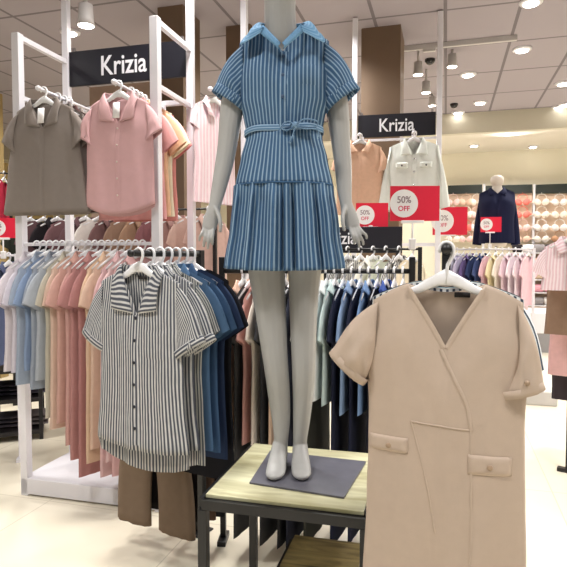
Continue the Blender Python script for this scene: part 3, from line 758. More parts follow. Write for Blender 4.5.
# ================================================================== white shop frame with the sign
def frame_unit(name, pf, rz, wid, dep, htop, hup, label, base=True, sign=True, pw=.045, signz=(1.058, 1.268), txt_x=.5, bays=True, rails=(), tsize=.20):
    r = empty(name, (pf.x, pf.y, 0), rz, label, 'shop frame')
    for x in (0, wid):
        m = MB(); m.box((x, 0, htop/2), (pw, pw, htop)); m.build('post', WHITE, r, smooth=False, bevel=.003)
        m = MB(); m.box((x, dep, hup/2), (pw*.9, pw*.9, hup)); m.build('upright', WHITE, r, smooth=False, bevel=.003)
        m = MB(); m.bar((x, pw/2, htop-pw*.35), (x, dep-pw*.45, htop-pw*.35), pw*.6); m.build('top_bar', WHITE, r, smooth=False)
    for (a, b, w_) in rails:
        m = MB(); m.bar(a, b, w_); m.build('cross_bar', WHITE, r, smooth=False, bevel=.002)
    if base:
        m = MB(); m.box((wid/2, dep/2, .055), (wid+pw, dep+pw, .09)); m.build('platform', WHITE, r, smooth=False, bevel=.004)
        for x in (0, wid):
            for y in (0, dep):
                m = MB(); m.lathe([(.018, 0), (.018, .011)], 12, (x, y, 0)); m.build('foot', BLACKM, r)
    return r
pf = W(22, 257, 3.175); pg = W(157.5, 257, 2.96)
grz = math.atan2(pg.y-pf.y, pg.x-pf.x); GW = (pg.xy-pf.xy).length; GD = .433
ZT = 2.575
fr = frame_unit('shop_frame', pf, grz, GW, GD, ZT, 3.49, 'white metal shop frame with platform under the pink blouses and brand sign',
                rails=[((.0, 0, 1.42), (GW, 0, 1.42), .018), ((0, GD, 2.26), (GW, GD, 2.26), .028), ((GW, .02, 2.232), (GW, GD-.02, 2.232), .026), ((0, .02, 2.232), (0, GD-.02, 2.232), .026), ((0, GD, .80), (GW, GD, .80), .03)])
GP = lambda x, y, z: along((pf.x, pf.y, 0), grz, x, y, z)
def brand_sign(p, rz, L, h, z, label, tx, tsize):
    s = empty('brand_sign', (p.x, p.y, z), rz, label, 'shop sign')
    m = MB(); m.box((L/2, 0, 0), (L, .018, h)); m.build('sign_board', SIGN, s, smooth=False, bevel=.002)
    text_obj('lettering', 'Krizia', tsize, SIGNTXT, s, (tx, -.0105, -.004), squeeze=.82, bold=.0018)
    for x in (.03, L-.03):
        m = MB(); m.box((x, .0, h/2+.012), (.02, .012, .024)); m.build('bracket', CHROME, s, smooth=False)
    return s
p = GP(.024, GD, 0); brand_sign(p, grz, GW-.048, .212, H+1.163, 'black sign with white brand lettering on the white frame over the blouses', .375, .165)
# face-out arms carrying the tops
def face_arm(x, y0, z, label, slope=.0):
    a = GP(x, y0, z); r = empty('hanging_rod', a, grz, label, 'display arm')
    m = MB(); m.tube([(0, 0, 0), (0, GD-y0-.016, 0)], .009, 10); m.build('arm_rod', WHITE, r)
    m = MB(); m.lathe([(.004, -.014), (.014, -.006), (.016, 0), (.014, .008), (.004, .014)], 14, (0, -.008, 0)); m.build('end_knob', WHITE, r)
    m = MB(); m.box((0, GD-y0-.014, 0), (.04, .012, .05)); m.build('bracket', WHITE, r, smooth=False)
    return a
ARMZ = 2.232
def arm_x(px, d):                      # where along the frame the sight line falls
    q = W(px, 257, d)-Vector((pf.x, pf.y, 0)); return Matrix.Rotation(-grz, 2) @ Vector((q.x, q.y))
xp = arm_x(121, 2.945); xg = arm_x(47, 3.055)
ap = face_arm(xp.x, xp.y-.035, ARMZ, 'white arm on the shop frame carrying the pink blouses')
ag = face_arm(xg.x, xg.y-.035, ARMZ, 'white arm on the shop frame carrying the grey blouses')
def big_top(p, rz, col, lab, cat, L, sw, bw, hw, tail, seed, sleeve, ang, cw, hemtail=0.0, tagged=True, buttons=True, group=None, name='blouse'):
    mt = fabric(col, mottle=.05); r = empty(name, p, rz, lab, cat, group)
    g = Cloth(sw=sw, nw=.078, drop=.04, ah=.19, bw=bw, waist=.36, ww=lerp(bw, hw, .4), hw=hw, L=L, Lb=L+.01, nd=.135, ndb=.012, vp=.8, th=.024, hth=.026, fold=.008, freq=8, tail=tail, seed=seed, nr=28, nc=28)
    m = MB(); R, U = g.rows(); m.grid(R, U, closed=True); m.build('body', mt, r, solid=.0015)
    for sd in (-1, 1):
        m, _ = g.sleeve(sd, ang, sleeve, cw, th=.022, cth=.026, nr=10, n=20); m.build('sleeve', mt, r, solid=.0015)
    g.collar(lx=.10, lz=-.12, fz=-.135, swide=.03, spread=.012, lift=.008).build('collar', mt, r, solid=.002)
    g.strip([(0, -.14), (0, -.35), (0, -L+.015)], .028, .0035, n=6).build('placket', mt, r)
    if buttons:
        for k in range(5): g.button(0, -.165-.085*k, .005, .0055).build('button', BTNW, r)
    if tagged:
        m = MB(); m.grid([[(x, -.024-.003*i, -.035-.04*i) for x in (-.02, .02)] for i in range(3)]); m.build('price_tag', PAPER, r, solid=.001)['label'] = 'white paper tag in the collar'
    return r
PINK = c(214, 172, 174)
pz = ARMZ-ZC+.0
p = along(ap, grz, 0, .035); p.z = pz
big_top(p, grz, PINK, 'pink buttoned blouse facing out under the brand sign', 'blouse', .60, .165, .19, .20, .05, 71, .165, .98, .13, group='tops on the frame arms')
hanger(p, grz, 'white hanger carrying the pink buttoned blouse', sw=.165, nw=.075, drop=.04, group='white plastic hangers')
for i, (o, col, lab, L, swd, nm) in enumerate([(.155, c(232, 170, 168), 'second pink blouse, directly behind the buttoned pink one', .62, .165, 'pink'), (.205, c(238, 196, 160), 'peach blouse with loose sleeves, behind the frame post', .60, .19, 'peach'),
                                           (.25, c(244, 232, 206), 'cream blouse behind the peach one on the same arm as the pink ones', .60, .19, 'cream'), (.295, c(226, 150, 146), 'coral blouse last on the arm of pink and peach blouses', .62, .18, 'coral')]):
    q = along(ap, grz, 0, o); q.z = pz
    simple_garment('blouse', q, grz, col, lab, group='tops on the frame arms', L=L, th=.015, fold=.005, sleeve=.20, ang=.92, cw=.13, seed=80+i, bw=.195, sw=swd, nd=.09, nr=18, nc=18, collar=True)
q = along(ag, grz, 0, .035); q.z = pz-.0
GRY = c(136, 127, 121)
big_top(q, grz, GRY, 'taupe grey collared blouse facing out beside the pink one', 'blouse', .585, .172, .212, .270, .0, 90, .185, .93, .14, group='tops on the frame arms', buttons=False)
hanger(q, grz, 'white hanger carrying the taupe grey blouse', sw=.16, nw=.075, drop=.04, group='white plastic hangers')
for i, (o, col, lab) in enumerate([(.15, c(122, 114, 108), 'second taupe grey blouse, directly behind the front grey one'), (.205, c(92, 66, 64), 'dark brown blouse behind the taupe grey ones'), (.255, c(150, 140, 134), 'light grey blouse last on the arm of grey blouses')]):
    q = along(ag, grz, 0, o); q.z = pz
    simple_garment('blouse', q, grz, col, lab, group='tops on the frame arms', L=.57, th=.015, fold=.004, sleeve=.15, ang=1.0, cw=.12, seed=95+i, bw=.20, sw=.165, nd=.09, nr=14, nc=14)
# garments hung sideways on the front rail
cols = [(c(226, 214, 224), 'lilac white shirt', .62), (c(214, 204, 222), 'pale lilac shirt', .64), (c(158, 178, 206), 'light blue shirt', .66), (c(122, 156, 204), 'cornflower blue shirt', .64), (c(150, 164, 186), 'dusty blue shirt', .68), (c(172, 182, 196), 'grey blue shirt', .67),
        (c(196, 186, 160), 'sand beige dress', .86), (c(232, 186, 156), 'light peach dress', .88), (c(226, 160, 140), 'salmon dress', .92), (c(222, 150, 138), 'rose pink dress', .94), (c(204, 124, 118), 'dusty rose dress', 1.10), (c(198, 116, 112), 'deep rose dress', 1.14),
        (c(240, 190, 140), 'apricot dress', 1.05), (c(236, 186, 150), 'pale apricot dress', 1.04), (c(234, 174, 176), 'candy pink dress', 1.08), (c(236, 186, 186), 'blush pink dress', 1.10), (c(228, 160, 160), 'flamingo pink dress', 1.10)]
rrz = grz+PI/2-.42
prev = None
for i, (col, nm, L) in enumerate(cols):
    lum = .3*col[0]+.5*col[1]+.2*col[2]; col = tuple(lerp(v, lum, .38)*.93 for v in col[:3])+(1,)
    x = .10+i*.0405
    q = GP(x, 0, 1.42-ZC)
    lab = nm+' on the white frame rail, '+('first from the outer post' if i == 0 else 'beside the '+cols[i-1][1])
    simple_garment('rail_dress' if 'dress' in nm else 'rail_shirt', q, rrz+.07*math.sin(i*2.3), col, lab, 'dress' if 'dress' in nm else 'shirt', short=nm+' on the frame rail', group='clothes on the frame rail', L=L*(1+.05*math.sin(i*3.7)), th=.0105, drop=.075, sleeve=.19, ang=1.06+.16*((i*7) % 5)/4, cw=.12, seed=110+i, bw=.19, sw=.175, nd=.07,
                   nr=20, nc=16, collar=(i % 2 == 0), fold=.0035)

# ================================================================== long rack behind the mannequin
ra = W(222, 270, 2.64); rb = W(412, 270, 2.58); ZR = 1.285
mrz = math.atan2(rb.y-ra.y, rb.x-ra.x); RL = (rb.xy-ra.xy).length
r = empty('clothes_rack', (rb.x, rb.y, 0), mrz, 'long black clothes rack behind the mannequin, its post under the big sale sign', 'clothes rack')
m = MB(); m.tube([(-RL, 0, ZR), (0, 0, ZR)], .0115, 12); m.build('hanging_rail', BLACKM, r)
for x in (0, -RL):
    m = MB(); m.box((x, 0, .675), (.026, .026, 1.35)); m.build('post', BLACKM, r, smooth=False, bevel=.002)
    m = MB(); m.box((x, 0, .012), (.04, .12, .024)); m.build('foot', BLACKM, r, smooth=False, bevel=.003)
items = [(c(226, 190, 170), 'peach blouse', .74, 1), (c(74, 74, 76), 'charcoal dress', 1.12, 0), (c(214, 164, 158), 'old rose blouse', .70, 1), (c(238, 226, 214), 'ivory blouse', .74, 1), (c(66, 66, 70), 'soft black dress', 1.15, 0), (c(226, 196, 172), 'light peach blouse', .70, 1), (c(58, 58, 62), 'dark charcoal dress', 1.16, 0), 
         (c(50, 52, 66), 'ink blue dress', 1.16, 0), (c(224, 224, 222), 'white and grey striped blouse', .60, 1), (c(62, 62, 56), 'dark olive dress', 1.15, 0), (c(236, 240, 240), 'white cotton shirt', .50, 1), (c(206, 226, 226), 'mint white shirt', .52, 1), (c(38, 42, 62), 'midnight navy dress', 1.15, 0),
         (c(140, 166, 204), 'light blue shirt', .56, 1), (c(34, 38, 58), 'navy dress', 1.13, 0), (c(122, 152, 196), 'sky blue shirt', .56, 1), (c(28, 30, 42), 'blue black dress', 1.14, 0), (c(72, 96, 168), 'royal blue blouse', .52, 1), (c(30, 32, 50), 'night blue dress', 1.12, 0), (c(120, 124, 150), 'grey lilac dress', 1.05, 0)]
n = len(items); prev = None
for i, (col, nm, L, cl) in enumerate(items):
    x = -RL+.10+(RL-.14)*i/(n-1)
    q = along((rb.x, rb.y, ZR-.062), mrz, x, 0)
    simple_garment('rack_dress' if 'dress' in nm else 'rack_shirt', q, mrz+PI/2-.32, col, nm+' on the rack behind the mannequin, '+('by its outer post' if prev is None else 'beside the '+prev), 'dress' if 'dress' in nm else 'shirt', short=nm+' on the long rack',
                   group='clothes on the long rack', L=L, th=.0105, drop=.06, sleeve=.18, ang=1.1, cw=.12, seed=200+i, bw=.185, sw=.175, nd=.07, nr=16, nc=14, collar=bool(cl), fold=.003,
                   stripe=c(120, 120, 124) if 'striped' in nm else None, period=.02)
    prev = nm

# ================================================================== sale signs
def sale_sign(p, rz, w_, h_, label, down, big=True, disc_x=-.22):
    """red card in a white clip on a stem; p = centre of the card, down = stem length under the card"""
    s = empty('sale_sign', p, rz, label, 'sale sign', 'red sale signs')
    m = MB(); m.box((0, 0, 0), (w_, .004, h_)); m.build('card', RED, s, smooth=False)
    R_ = h_*.40; dx = disc_x*w_
    m = MB(); m.disc((dx, -.0022, 0), (0, -1, 0), R_, 32, .0008); m.build('round_patch', PAPER, s, smooth=False)
    RT = plain('sale_letter_grey', c(150, 128, 134), .5, var=0)
    text_obj('lettering', '50%', h_*.27, RT, s, (dx, -.0034, h_*.10), squeeze=.9, bold=.0006, extr=.0004)
    text_obj('lettering', 'OFF', h_*.20, plain('sale_letter_red', c(214, 60, 96), .5, var=0), s, (dx, -.0034, -h_*.15), squeeze=.95, bold=.0006, extr=.0004)
    m = MB(); m.box((-.04*w_, 0, -h_/2-.004), (w_*.46, .012, .014)); m.build('card_holder', PAPER, s, smooth=False, bevel=.002)
    m = MB(); m.tube([(-.04*w_, 0, -h_/2-.01), (-.04*w_, 0, -h_/2-down)], .0045, 8); m.build('stem', PAPER, s)
    m = MB(); m.box((-.04*w_, 0, -h_/2-down), (.03, .03, .05)); m.build('clamp', PAPER, s, smooth=False, bevel=.005)
    return s
def sign_px(x0, x1, y0, y1, d, rz, label, down, **k):
    a = W(x0, (y0+y1)/2, d); b = W(x1, (y0+y1)/2, d); u = W((x0+x1)/2, y0, d); v = W((x0+x1)/2, y1, d)
    return sale_sign((a+b)/2, rz, (b-a).length, u.z-v.z, label, down, **k)
sb = sign_px(383.5, 432.5, 186, 221, 2.58, -.04, 'biggest red sale sign, clipped on the post of the long rack', .105)
sb.location.x = rb.x+.04*.23; sb.location.y = rb.y

# ================================================================== second white frame further back
q0 = W(354, 257, 5.2); q1 = W(437.5, 257, 5.05)
f2z = math.atan2(q1.y-q0.y, q1.x-q0.x); FW = (q1.xy-q0.xy).length
r = empty('shop_frame', (q0.x, q0.y, 0), f2z, 'far white shop frame carrying the white denim jacket, in front of the brown column', 'shop frame')
for x in (0, FW):
    m = MB(); m.box((x, 0, 1.744), (.045, .045, 3.488)); m.build('upright', WHITE, r, smooth=False, bevel=.003)
for z, w_ in ((1.05+H, .02), (.13+H-.02, .03), (.6, .03)):
    m = MB(); m.box((FW/2, 0, z), (FW-.05, .02, w_)); m.build('cross_bar', WHITE, r, smooth=False)
m = MB(); m.box((FW/2, .02, .05), (FW+.04, .5, .1)); m.build('platform', WHITE, r, smooth=False, bevel=.004)
p = along((q0.x, q0.y, 0), f2z, .03, 0); brand_sign(p, f2z, FW-.06, .20, H+1.176, 'smaller black brand sign behind the mannequin arm, over the white jacket', .34, .165)
def rod(p, rz, L, label):
    r_ = empty('hanging_rod', p, rz, label, 'display arm')
    m = MB(); m.tube([(0, 0, 0), (0, L, 0)], .009, 10); m.build('rod', WHITE, r_)
    m = MB(); m.lathe([(.004, -.014), (.014, -.006), (.016, 0), (.014, .008), (.004, .014)], 14, (0, -.008, 0)); m.build('end_knob', WHITE, r_)
    m = MB(); m.box((0, L-.004, .0), (.04, .012, .06)); m.build('bracket', WHITE, r_, smooth=False); return r_
yj = H+1.05
for px, L_ in ((413, .30), (358, .30)):
    p = W(px, 257, 4.83); loc = Matrix.Rotation(-f2z, 2) @ Vector((p.x-q0.x, p.y-q0.y)); a = along((q0.x, q0.y, yj-.0), f2z, loc.x, -.26)
    rod(a, f2z, .245, 'short white arm on the far frame carrying the '+('white denim jacket' if px > 400 else 'peach top'))
    q = along(a, f2z, 0, .03); q.z -= .062
    if px > 400:
        jm = fabric(c(228, 232, 226), mottle=.05); j = empty('denim_jacket', q, f2z, 'white denim jacket hung on the far frame above the big sale sign', 'jacket')
        g = Cloth(sw=.205, nw=.07, drop=.05, ah=.2, bw=.225, ww=.22, hw=.22, L=.60, nd=.12, th=.04, fold=.006, seed=300, nr=20, nc=22)
        m = MB(); R, U = g.rows(); m.grid(R, U, closed=True); m.build('body', jm, j)
        for sd in (-1, 1):
            m, _ = g.sleeve(sd, 1.36, .52, .11, th=.035, nr=12, n=16); m.build('sleeve', jm, j)
            m = g.patch([(sd*.05, -.19), (sd*.15, -.19), (sd*.148, -.235), (sd*.052, -.235)] if sd > 0 else [(-.15, -.19), (-.05, -.19), (-.052, -.235), (-.148, -.235)], .009); pf_ = m.build('pocket_flap', jm, j, solid=.003)
            g.button(sd*.10, -.215, .008, .012).build('button', BTN, pf_)
        g.collar(lx=.11, lz=-.13, fz=-.12, lift=.014).build('collar', jm, j, solid=.004)
        g.strip([(0, -.125), (0, -.58)], .04, .005).build('placket', jm, j)
        for k in range(4): g.button(0, -.16-.11*k, .008, .009).build('button', CHROME, j)
        hanger(q, f2z, 'white hanger carrying the white denim jacket', sw=.2, drop=.05, group='white plastic hangers')
    else:
        simple_garment('blouse', q, f2z, c(224, 184, 158), 'peach short sleeve top behind the mannequin forearm on the far frame', L=.62, th=.03, sleeve=.19, ang=1.15, cw=.13, seed=305, bw=.20, sw=.185, nd=.08, nr=18, nc=18)
sign_px(356, 388, 203, 227, 4.24, -.06, 'small red sale sign between the mannequin hand and the biggest sale sign', .012)
sign_px(433, 467, 207, 235, 6.05, -.08, 'red sale sign beside the tall far upright, in front of the lingerie wall', .13)
# dark sign board on its stand
a = W(322, 257, 4.3); b = W(402, 257, 4.2); bz = math.atan2(b.y-a.y, b.x-a.x); BL = (b.xy-a.xy).length; zt, zbm = W(360, 227, 4.25).z, W(360, 253, 4.25).z
s_ = empty('sign_stand', (a.x, a.y, 0), bz, 'dark brand sign board on a low stand, half hidden behind the mannequin hand', 'shop sign')
m = MB(); m.box((BL/2, 0, (zt+zbm)/2), (BL, .05, zt-zbm)); m.build('sign_board', SIGN, s_, smooth=False, bevel=.003)
m = MB(); m.box((BL/2, -.03, zbm+.03), (BL, .012, .012)); m.build('edge_strip', plain('dark_edge', c(70, 66, 84), .4), s_, smooth=False)
text_obj('lettering', 'Krizia', .13, SIGNTXT, s_, (.135, -.0265, (zt+zbm)/2+.01), squeeze=.82, bold=.0012)
for x in (.03, BL-.03):
    m = MB(); m.box((x, .0, zbm/2), (.03, .03, zbm)); m.build('leg', BLACKM, s_, smooth=False)
# short rail of striped tops under the sign board
def far_rack(x0, x1, d0, d1, z, items, lab, gname, swing, L0=.6, sw=.175, kind='jersey_shirt', post=True, sp_end=.05, seed=400, cat='shirt', where='', mat=None, stripe=None, nr=12, nc=12, th=.012):
    A_ = W(x0, 257, d0); B_ = W(x1, 257, d1); rz = math.atan2(B_.y-A_.y, B_.x-A_.x); L_ = (B_.xy-A_.xy).length
    r_ = empty('clothes_rack', (A_.x, A_.y, 0), rz, lab, 'clothes rack')
    mt = mat or BLACKM
    m = MB(); m.tube([(0, 0, z), (L_, 0, z)], .008, 10); m.build('hanging_rail', mt, r_)
    for x in (0, L_):
        m = MB(); m.box((x, 0, z/2+.006), (.026, .026, z+.012)); m.build('post', mt, r_, smooth=False)
        m = MB(); m.box((x, 0, .012), (.04, .12, .024)); m.build('foot', mt, r_, smooth=False)
    prev = None
    for i, it in enumerate(items):
        col, nm, L = it[:3]; st = it[3] if len(it) > 3 else None
        q = along((A_.x, A_.y, z-.062), rz, sp_end+(L_-2*sp_end)*(i/(max(1, len(items)-1))), 0)
        simple_garment(kind, q, rz+swing, col, nm+' '+where+', '+('first on its rail' if prev is None else 'next to the '+prev), cat, short=nm+' '+where, group=gname, L=L, th=th, sleeve=.17, ang=1.05, cw=.12, seed=seed+i, bw=.185, sw=sw, nd=.07, nr=nr, nc=nc, fold=.004, collar=(i % 2 == 0), stripe=st, period=.022)
        prev = nm
    return r_
far_rack(340, 420, 3.72, 3.6, 1.40, [(c(230, 230, 226), 'black striped white top', .6, c(50, 50, 54)), (c(224, 222, 214), 'grey striped top', .6, c(110, 110, 112)), (c(236, 234, 226), 'cream top', .62), (c(222, 226, 206), 'pale green top', .6), (c(232, 230, 226), 'charcoal striped top', .6, c(70, 70, 74)), (c(226, 214, 190), 'oat top', .62)],
         'short black rack of striped tops under the dark sign board', 'striped tops on the short rack', 1.1, where='under the dark sign board')

# ================================================================== between and behind the white frame
up = along((pf.x, pf.y, 0), grz, GW+.12, GD+.02)
rod((up.x, up.y, 2.33), grz-.1, .45, 'white arm reaching past the frame, carrying the lace top')
q = along((up.x, up.y, 2.33-.062), grz-.1, 0, .05)
lace = simple_garment('lace_top', q, grz+1.2, c(238, 208, 216), 'pink lace top hanging just past the white frame beside the blue dress', 'blouse', L=.60, th=.016, sleeve=.12, ang=1.1, cw=.12, seed=320, bw=.18, sw=.165, nd=.10, nr=18, nc=16, stripe=c(246, 232, 236), period=.03, duty=.4, group=None)
pz_ = along((up.x, up.y, 0), grz-.1, 0, .45)
m = MB(); m.box((0, .02, 1.745), (.04, .04, 3.49)); m.build('upright', WHITE, [o for o in C.objects if o.name.startswith('hanging_rod') and o.get('label', '').startswith('white arm reaching')][0], smooth=False, bevel=.003).location = (0, .45, -2.33)
far_rack(26, 215, 4.75, 4.25, 1.71, [(c(60, 66, 58), 'dark green blouse', .8), (c(112, 84, 88), 'mauve blouse', .84), (c(40, 36, 40), 'black blouse', .8), (c(126, 94, 98), 'dusty mauve dress', .9), (c(104, 78, 82), 'plum brown dress', .92), (c(226, 220, 214), 'off white blouse', .74), (c(120, 90, 90), 'cocoa dress', .9), (c(150, 122, 104), 'tan dress', .92), (c(168, 136, 112), 'camel dress', .9), (c(140, 96, 100), 'wine mauve dress', .86), (c(182, 146, 140), 'rosewood dress', .9), (c(214, 184, 172), 'nude pink dress', .9), (c(202, 170, 160), 'blush beige dress', .88)],
         'dark rack of mauve and tan dresses seen through the white frame', 'mauve and tan clothes behind the white frame', 1.15, where='behind the white frame', kind='rack_dress', cat='dress', seed=430)

# ------------------------------------------------------------------ far left corner
far_rack(-30, 12, 5.0, 5.15, 2.1, [(c(150, 26, 54), 'crimson blouse', .52), (c(214, 40, 84), 'magenta blouse', .55), (c(40, 34, 40), 'black tee', .5), (c(170, 30, 60), 'cherry red blouse', .52)], 'black rack of red blouses at the far side of the shop', 'red blouses by the mustard wall', 1.2, where='by the mustard wall', kind='blouse', seed=460)
sign_px(-10, 18, 218, 238, 3.69, .05, 'red sale sign low beside the outer post of the white frame', .11)
far_rack(-60, 17, 3.62, 3.72, 1.36, [(c(226, 224, 226), 'white shirt', .55), (c(60, 62, 76), 'ink navy shirt', .62), (c(72, 84, 116), 'slate blue shirt', .62), (c(40, 40, 46), 'black shirt', .66), (c(88, 98, 130), 'steel blue shirt', .64)], 'white rail with dark blue shirts outside the frame post', 'dark shirts outside the white frame', 1.2, where='outside the white frame', kind='rack_shirt', mat=WHITE, seed=480)
lt = W(-14, 257, 4.02); l2 = W(40, 257, 4.15); lz = math.atan2(l2.y-lt.y, l2.x-lt.x); LL = (l2.xy-lt.xy).length
t3 = empty('low_shelf_table', (lt.x, lt.y, 0), lz, 'low black shelf table on the floor beyond the white frame platform', 'table')
for z in (.06, .30, .52):
    m = MB(); m.box((LL/2, .22, z), (LL, .44, .03)); m.build('shelf', plain('black_board', c(30, 26, 28), .5), t3, smooth=False, bevel=.002)
for x in (.015, LL-.015):
    for y in (.015, .425):
        m = MB(); m.box((x, y, .26), (.028, .028, .52)); m.build('leg', BLACKM, t3, smooth=False)
for i, (col, nm) in enumerate([(c(70, 66, 74), 'charcoal'), (c(120, 112, 112), 'grey'), (c(44, 40, 50), 'black'), (c(96, 92, 104), 'ash')]):
    q = along((lt.x, lt.y, .075 if i < 2 else .315), lz, LL*(.28+.44*(i % 2)), .2)
    o = empty('folded_sweater', q, lz, nm+' folded sweater on the low black shelf table', 'sweater', 'folded sweaters on the low table')
    for k in range(3):
        m = MB(); m.tube(catmull([(-.13, 0, .016+.032*k), (0, 0, .017+.032*k), (.13, 0, .016+.032*k)], 4), (.10, .0155), 16, up=(0, 0, 1)); m.build('fold_layer', fabric(col), o)

# ================================================================== dark jacket on a bust form, garments below it
jd = 6.3; jp = W(497, 190, jd); jz = AX
b_ = empty('bust_form', (jp.x, jp.y, 0), jz, 'pale bust form on a pole wearing the navy jacket', 'mannequin')
m = MB(); h0 = jp.z
m.lathe([(.10, h0-.62), (.13, h0-.56), (.12, h0-.40), (.125, h0-.2), (.09, h0-.10), (.07, h0-.015), (.052, h0+.03), (.05, h0+.05), (.062, h0+.065), (.072, h0+.10), (.066, h0+.14), (.03, h0+.16)], 24)
m.build('torso', plain('bust_ivory', c(222, 212, 200), .5), b_)
m = MB(); m.tube([(0, 0, .02), (0, 0, h0-.60)], .014, 10); m.build('pole', CHROME, b_)
m = MB(); m.lathe([(.16, 0), (.16, .012), (.03, .02)], 24); m.build('base_plate', CHROME, b_)
NV = fabric(c(30, 34, 62), mottle=.08)
j = empty('navy_jacket', (jp.x, jp.y, h0+.012), jz, 'navy long sleeve jacket on the bust form before the lingerie wall', 'jacket')
g = Cloth(sw=.185, nw=.065, drop=.05, ah=.21, bw=.195, ww=.185, hw=.195, L=.60, nd=.06, th=.165, hth=.165, fold=.006, seed=330, nr=22, nc=26, ridge=.05)
m = MB(); R, U = g.rows(); m.grid(R, U, closed=True); m.build('body', NV, j)
for sd in (-1, 1):
    m, _ = g.sleeve(sd, 1.43, .56, .10, th=.055, cth=.042, nr=12, n=16); m.build('sleeve', NV, j)
g.collar(lx=.08, lz=-.09, fz=-.06, lift=.012).build('collar', NV, j, solid=.004)
g.strip([(0, -.07), (0, -.58)], .03, .004).build('placket', NV, j)
far_rack(452, 534, 6.05, 5.85, 1.43, [(c(224, 222, 236), 'lilac white nightdress', .5), (c(196, 188, 212), 'lavender nightdress', .55), (c(108, 92, 140), 'violet nightdress', .52), (c(52, 64, 104), 'dark blue nightdress', .54), (c(70, 84, 128), 'denim blue nightdress', .54), (c(236, 196, 208), 'pale pink nightdress', .56), (c(240, 226, 188), 'butter yellow nightdress', .56), (c(244, 236, 220), 'cream nightdress', .55), (c(240, 214, 222), 'rose white nightdress', .57), (c(244, 230, 236), 'pink white nightdress', .58), (c(240, 222, 228), 'shell white nightdress', .58), (c(236, 200, 210), 'soft rose nightdress', .52)],
         'white rail of pastel nightdresses below the navy jacket', 'nightdresses under the navy jacket', 1.05, where='under the navy jacket', kind='nightdress', cat='nightdress', mat=WHITE, seed=500)
sign_px(481, 501, 217, 232, 5.97, AX*.5, 'smallest red sale sign, in front of the navy jacket', .15)

# ================================================================== lingerie wall
ca, sa = math.cos(AX), math.sin(AX)
def WB(px, py, b):
    k = (px-283.5)/F; d = b/(ca-k*sa); return W(px, py, d)
wa = WB(446, 257, 11.42); wbp = WB(620, 257, 11.42)
def wall_box(name, x0, x1, y0, y1, b, th, mat, parent=None):
    a = WB(x0, 257, b); q = WB(x1, 257, b); L_ = (q.xy-a.xy).length; z0 = WB((x0+x1)/2, y1, b).z; z1 = WB((x0+x1)/2, y0, b).z
    m = MB(); m.box((L_/2, th/2, (z0+z1)/2), (L_, th, z1-z0)); return m.build(name, mat, parent, smooth=False, loc=(a.x, a.y, 0), rotz=AX)
for x0, x1, lab in ((447, 481, 'dark header board over the lingerie wall beside the far white upright'), (484.5, 531, 'dark header board over the lingerie wall right behind the bust form head'), (534.5, 602, 'dark header board over the lingerie wall running out of the picture')):
    o = wall_box('header_board', x0, x1, 183.5+(0 if x0 > 500 else 1.5), 192.5+(0 if x0 > 500 else 1.0), 11.30, .05, plain('header_dark', c(36, 44, 42), .5), None); tag(o, lab, 'shop sign', 'header boards on the lingerie wall')
PANEL = plain('peg_panel', c(226, 200, 178), .7, var=.03)
for x0, x1, lab in ((447, 481, 'beige pegboard panel nearest the far white upright'), (484.5, 531, 'beige pegboard panel behind the navy jacket'), (534.5, 602, 'beige pegboard panel at the outer end of the lingerie wall')):
    o = wall_box('pegboard_panel', x0, x1, 193.5, 240, 11.36, .05, PANEL); tag(o, lab, 'wall panel', 'pegboard panels of the lingerie wall')
for x in (483, 533, 604):
    o = wall_box('wall_upright', x-1.1, x+1.1, 184, 352, 11.31, .05, WHITE); tag(o, 'pale slotted upright '+{483: 'just beside the navy jacket shoulder', 533: 'right of the navy jacket sleeve', 604: 'at the outer end'}[x]+' on the lingerie wall', 'upright')
def bra_mesh(col):
    m = MB()
    for sd in (-1, 1):
        R = []
        for i in range(7):
            t = i/6; R.append([(sd*.075+.068*t**.6*math.cos(2*PI*k/14), -.055*(1-t**2)-.004, -.02+.062*t**.6*math.sin(2*PI*k/14)+.012*math.cos(2*PI*k/14)*sd*t) for k in range(14)])
        m.grid(R, closed=True)
        m.tube(catmull([(sd*.085, -.008, .03), (sd*.08, -.004, .09), (sd*.03, 0, .125)], 4), .006, 6)
        m.tube(catmull([(sd*.13, -.012, -.02), (sd*.165, -.004, -.01), (sd*.17, .012, -.015)], 3), (.008, .016), 6)
    m.tube([(-.02, -.012, -.03), (.02, -.012, -.03)], .010, 6)
    m.tube([(-.04, 0, .125), (.04, 0, .125)], .005, 6); m.tube([(0, 0, .125), (0, -.004, .15), (0, .02, .16)], .004, 6)
    o = m.build('bra', fabric(col)); return o
BC = {'nude': c(232, 200, 180), 'blush': c(238, 206, 204), 'ivory': c(244, 234, 224), 'coral': c(240, 130, 120), 'white': c(246, 240, 240), 'tan': c(196, 150, 118), 'black': c(44, 40, 44)}
protos = {k: bra_mesh(v) for k, v in BC.items()}
usedp = set()
ordn = ['first', 'second', 'third', 'fourth', 'fifth', 'sixth', 'seventh', 'eighth', 'ninth']
colx = [(453, ['blush', 'white', 'nude', 'ivory']), (466, ['nude', 'ivory', 'coral', 'blush']), (477, ['ivory', 'blush', 'white', 'nude']), (522.5, ['coral', 'coral', 'blush', 'nude']), (541.5, ['ivory', 'ivory', 'white', 'ivory']), (559.5, ['white', 'ivory', 'white', 'tan'])]
cname = ['by the far upright', 'mid-panel by the far upright', 'just beside the jacket shoulder', 'right of the jacket sleeve', 'in the column past the slotted upright', 'in the outermost column']
rowy = [201, 213.5, 226.5, 238]; rname = ['top row', 'second row', 'third row', 'lowest row']
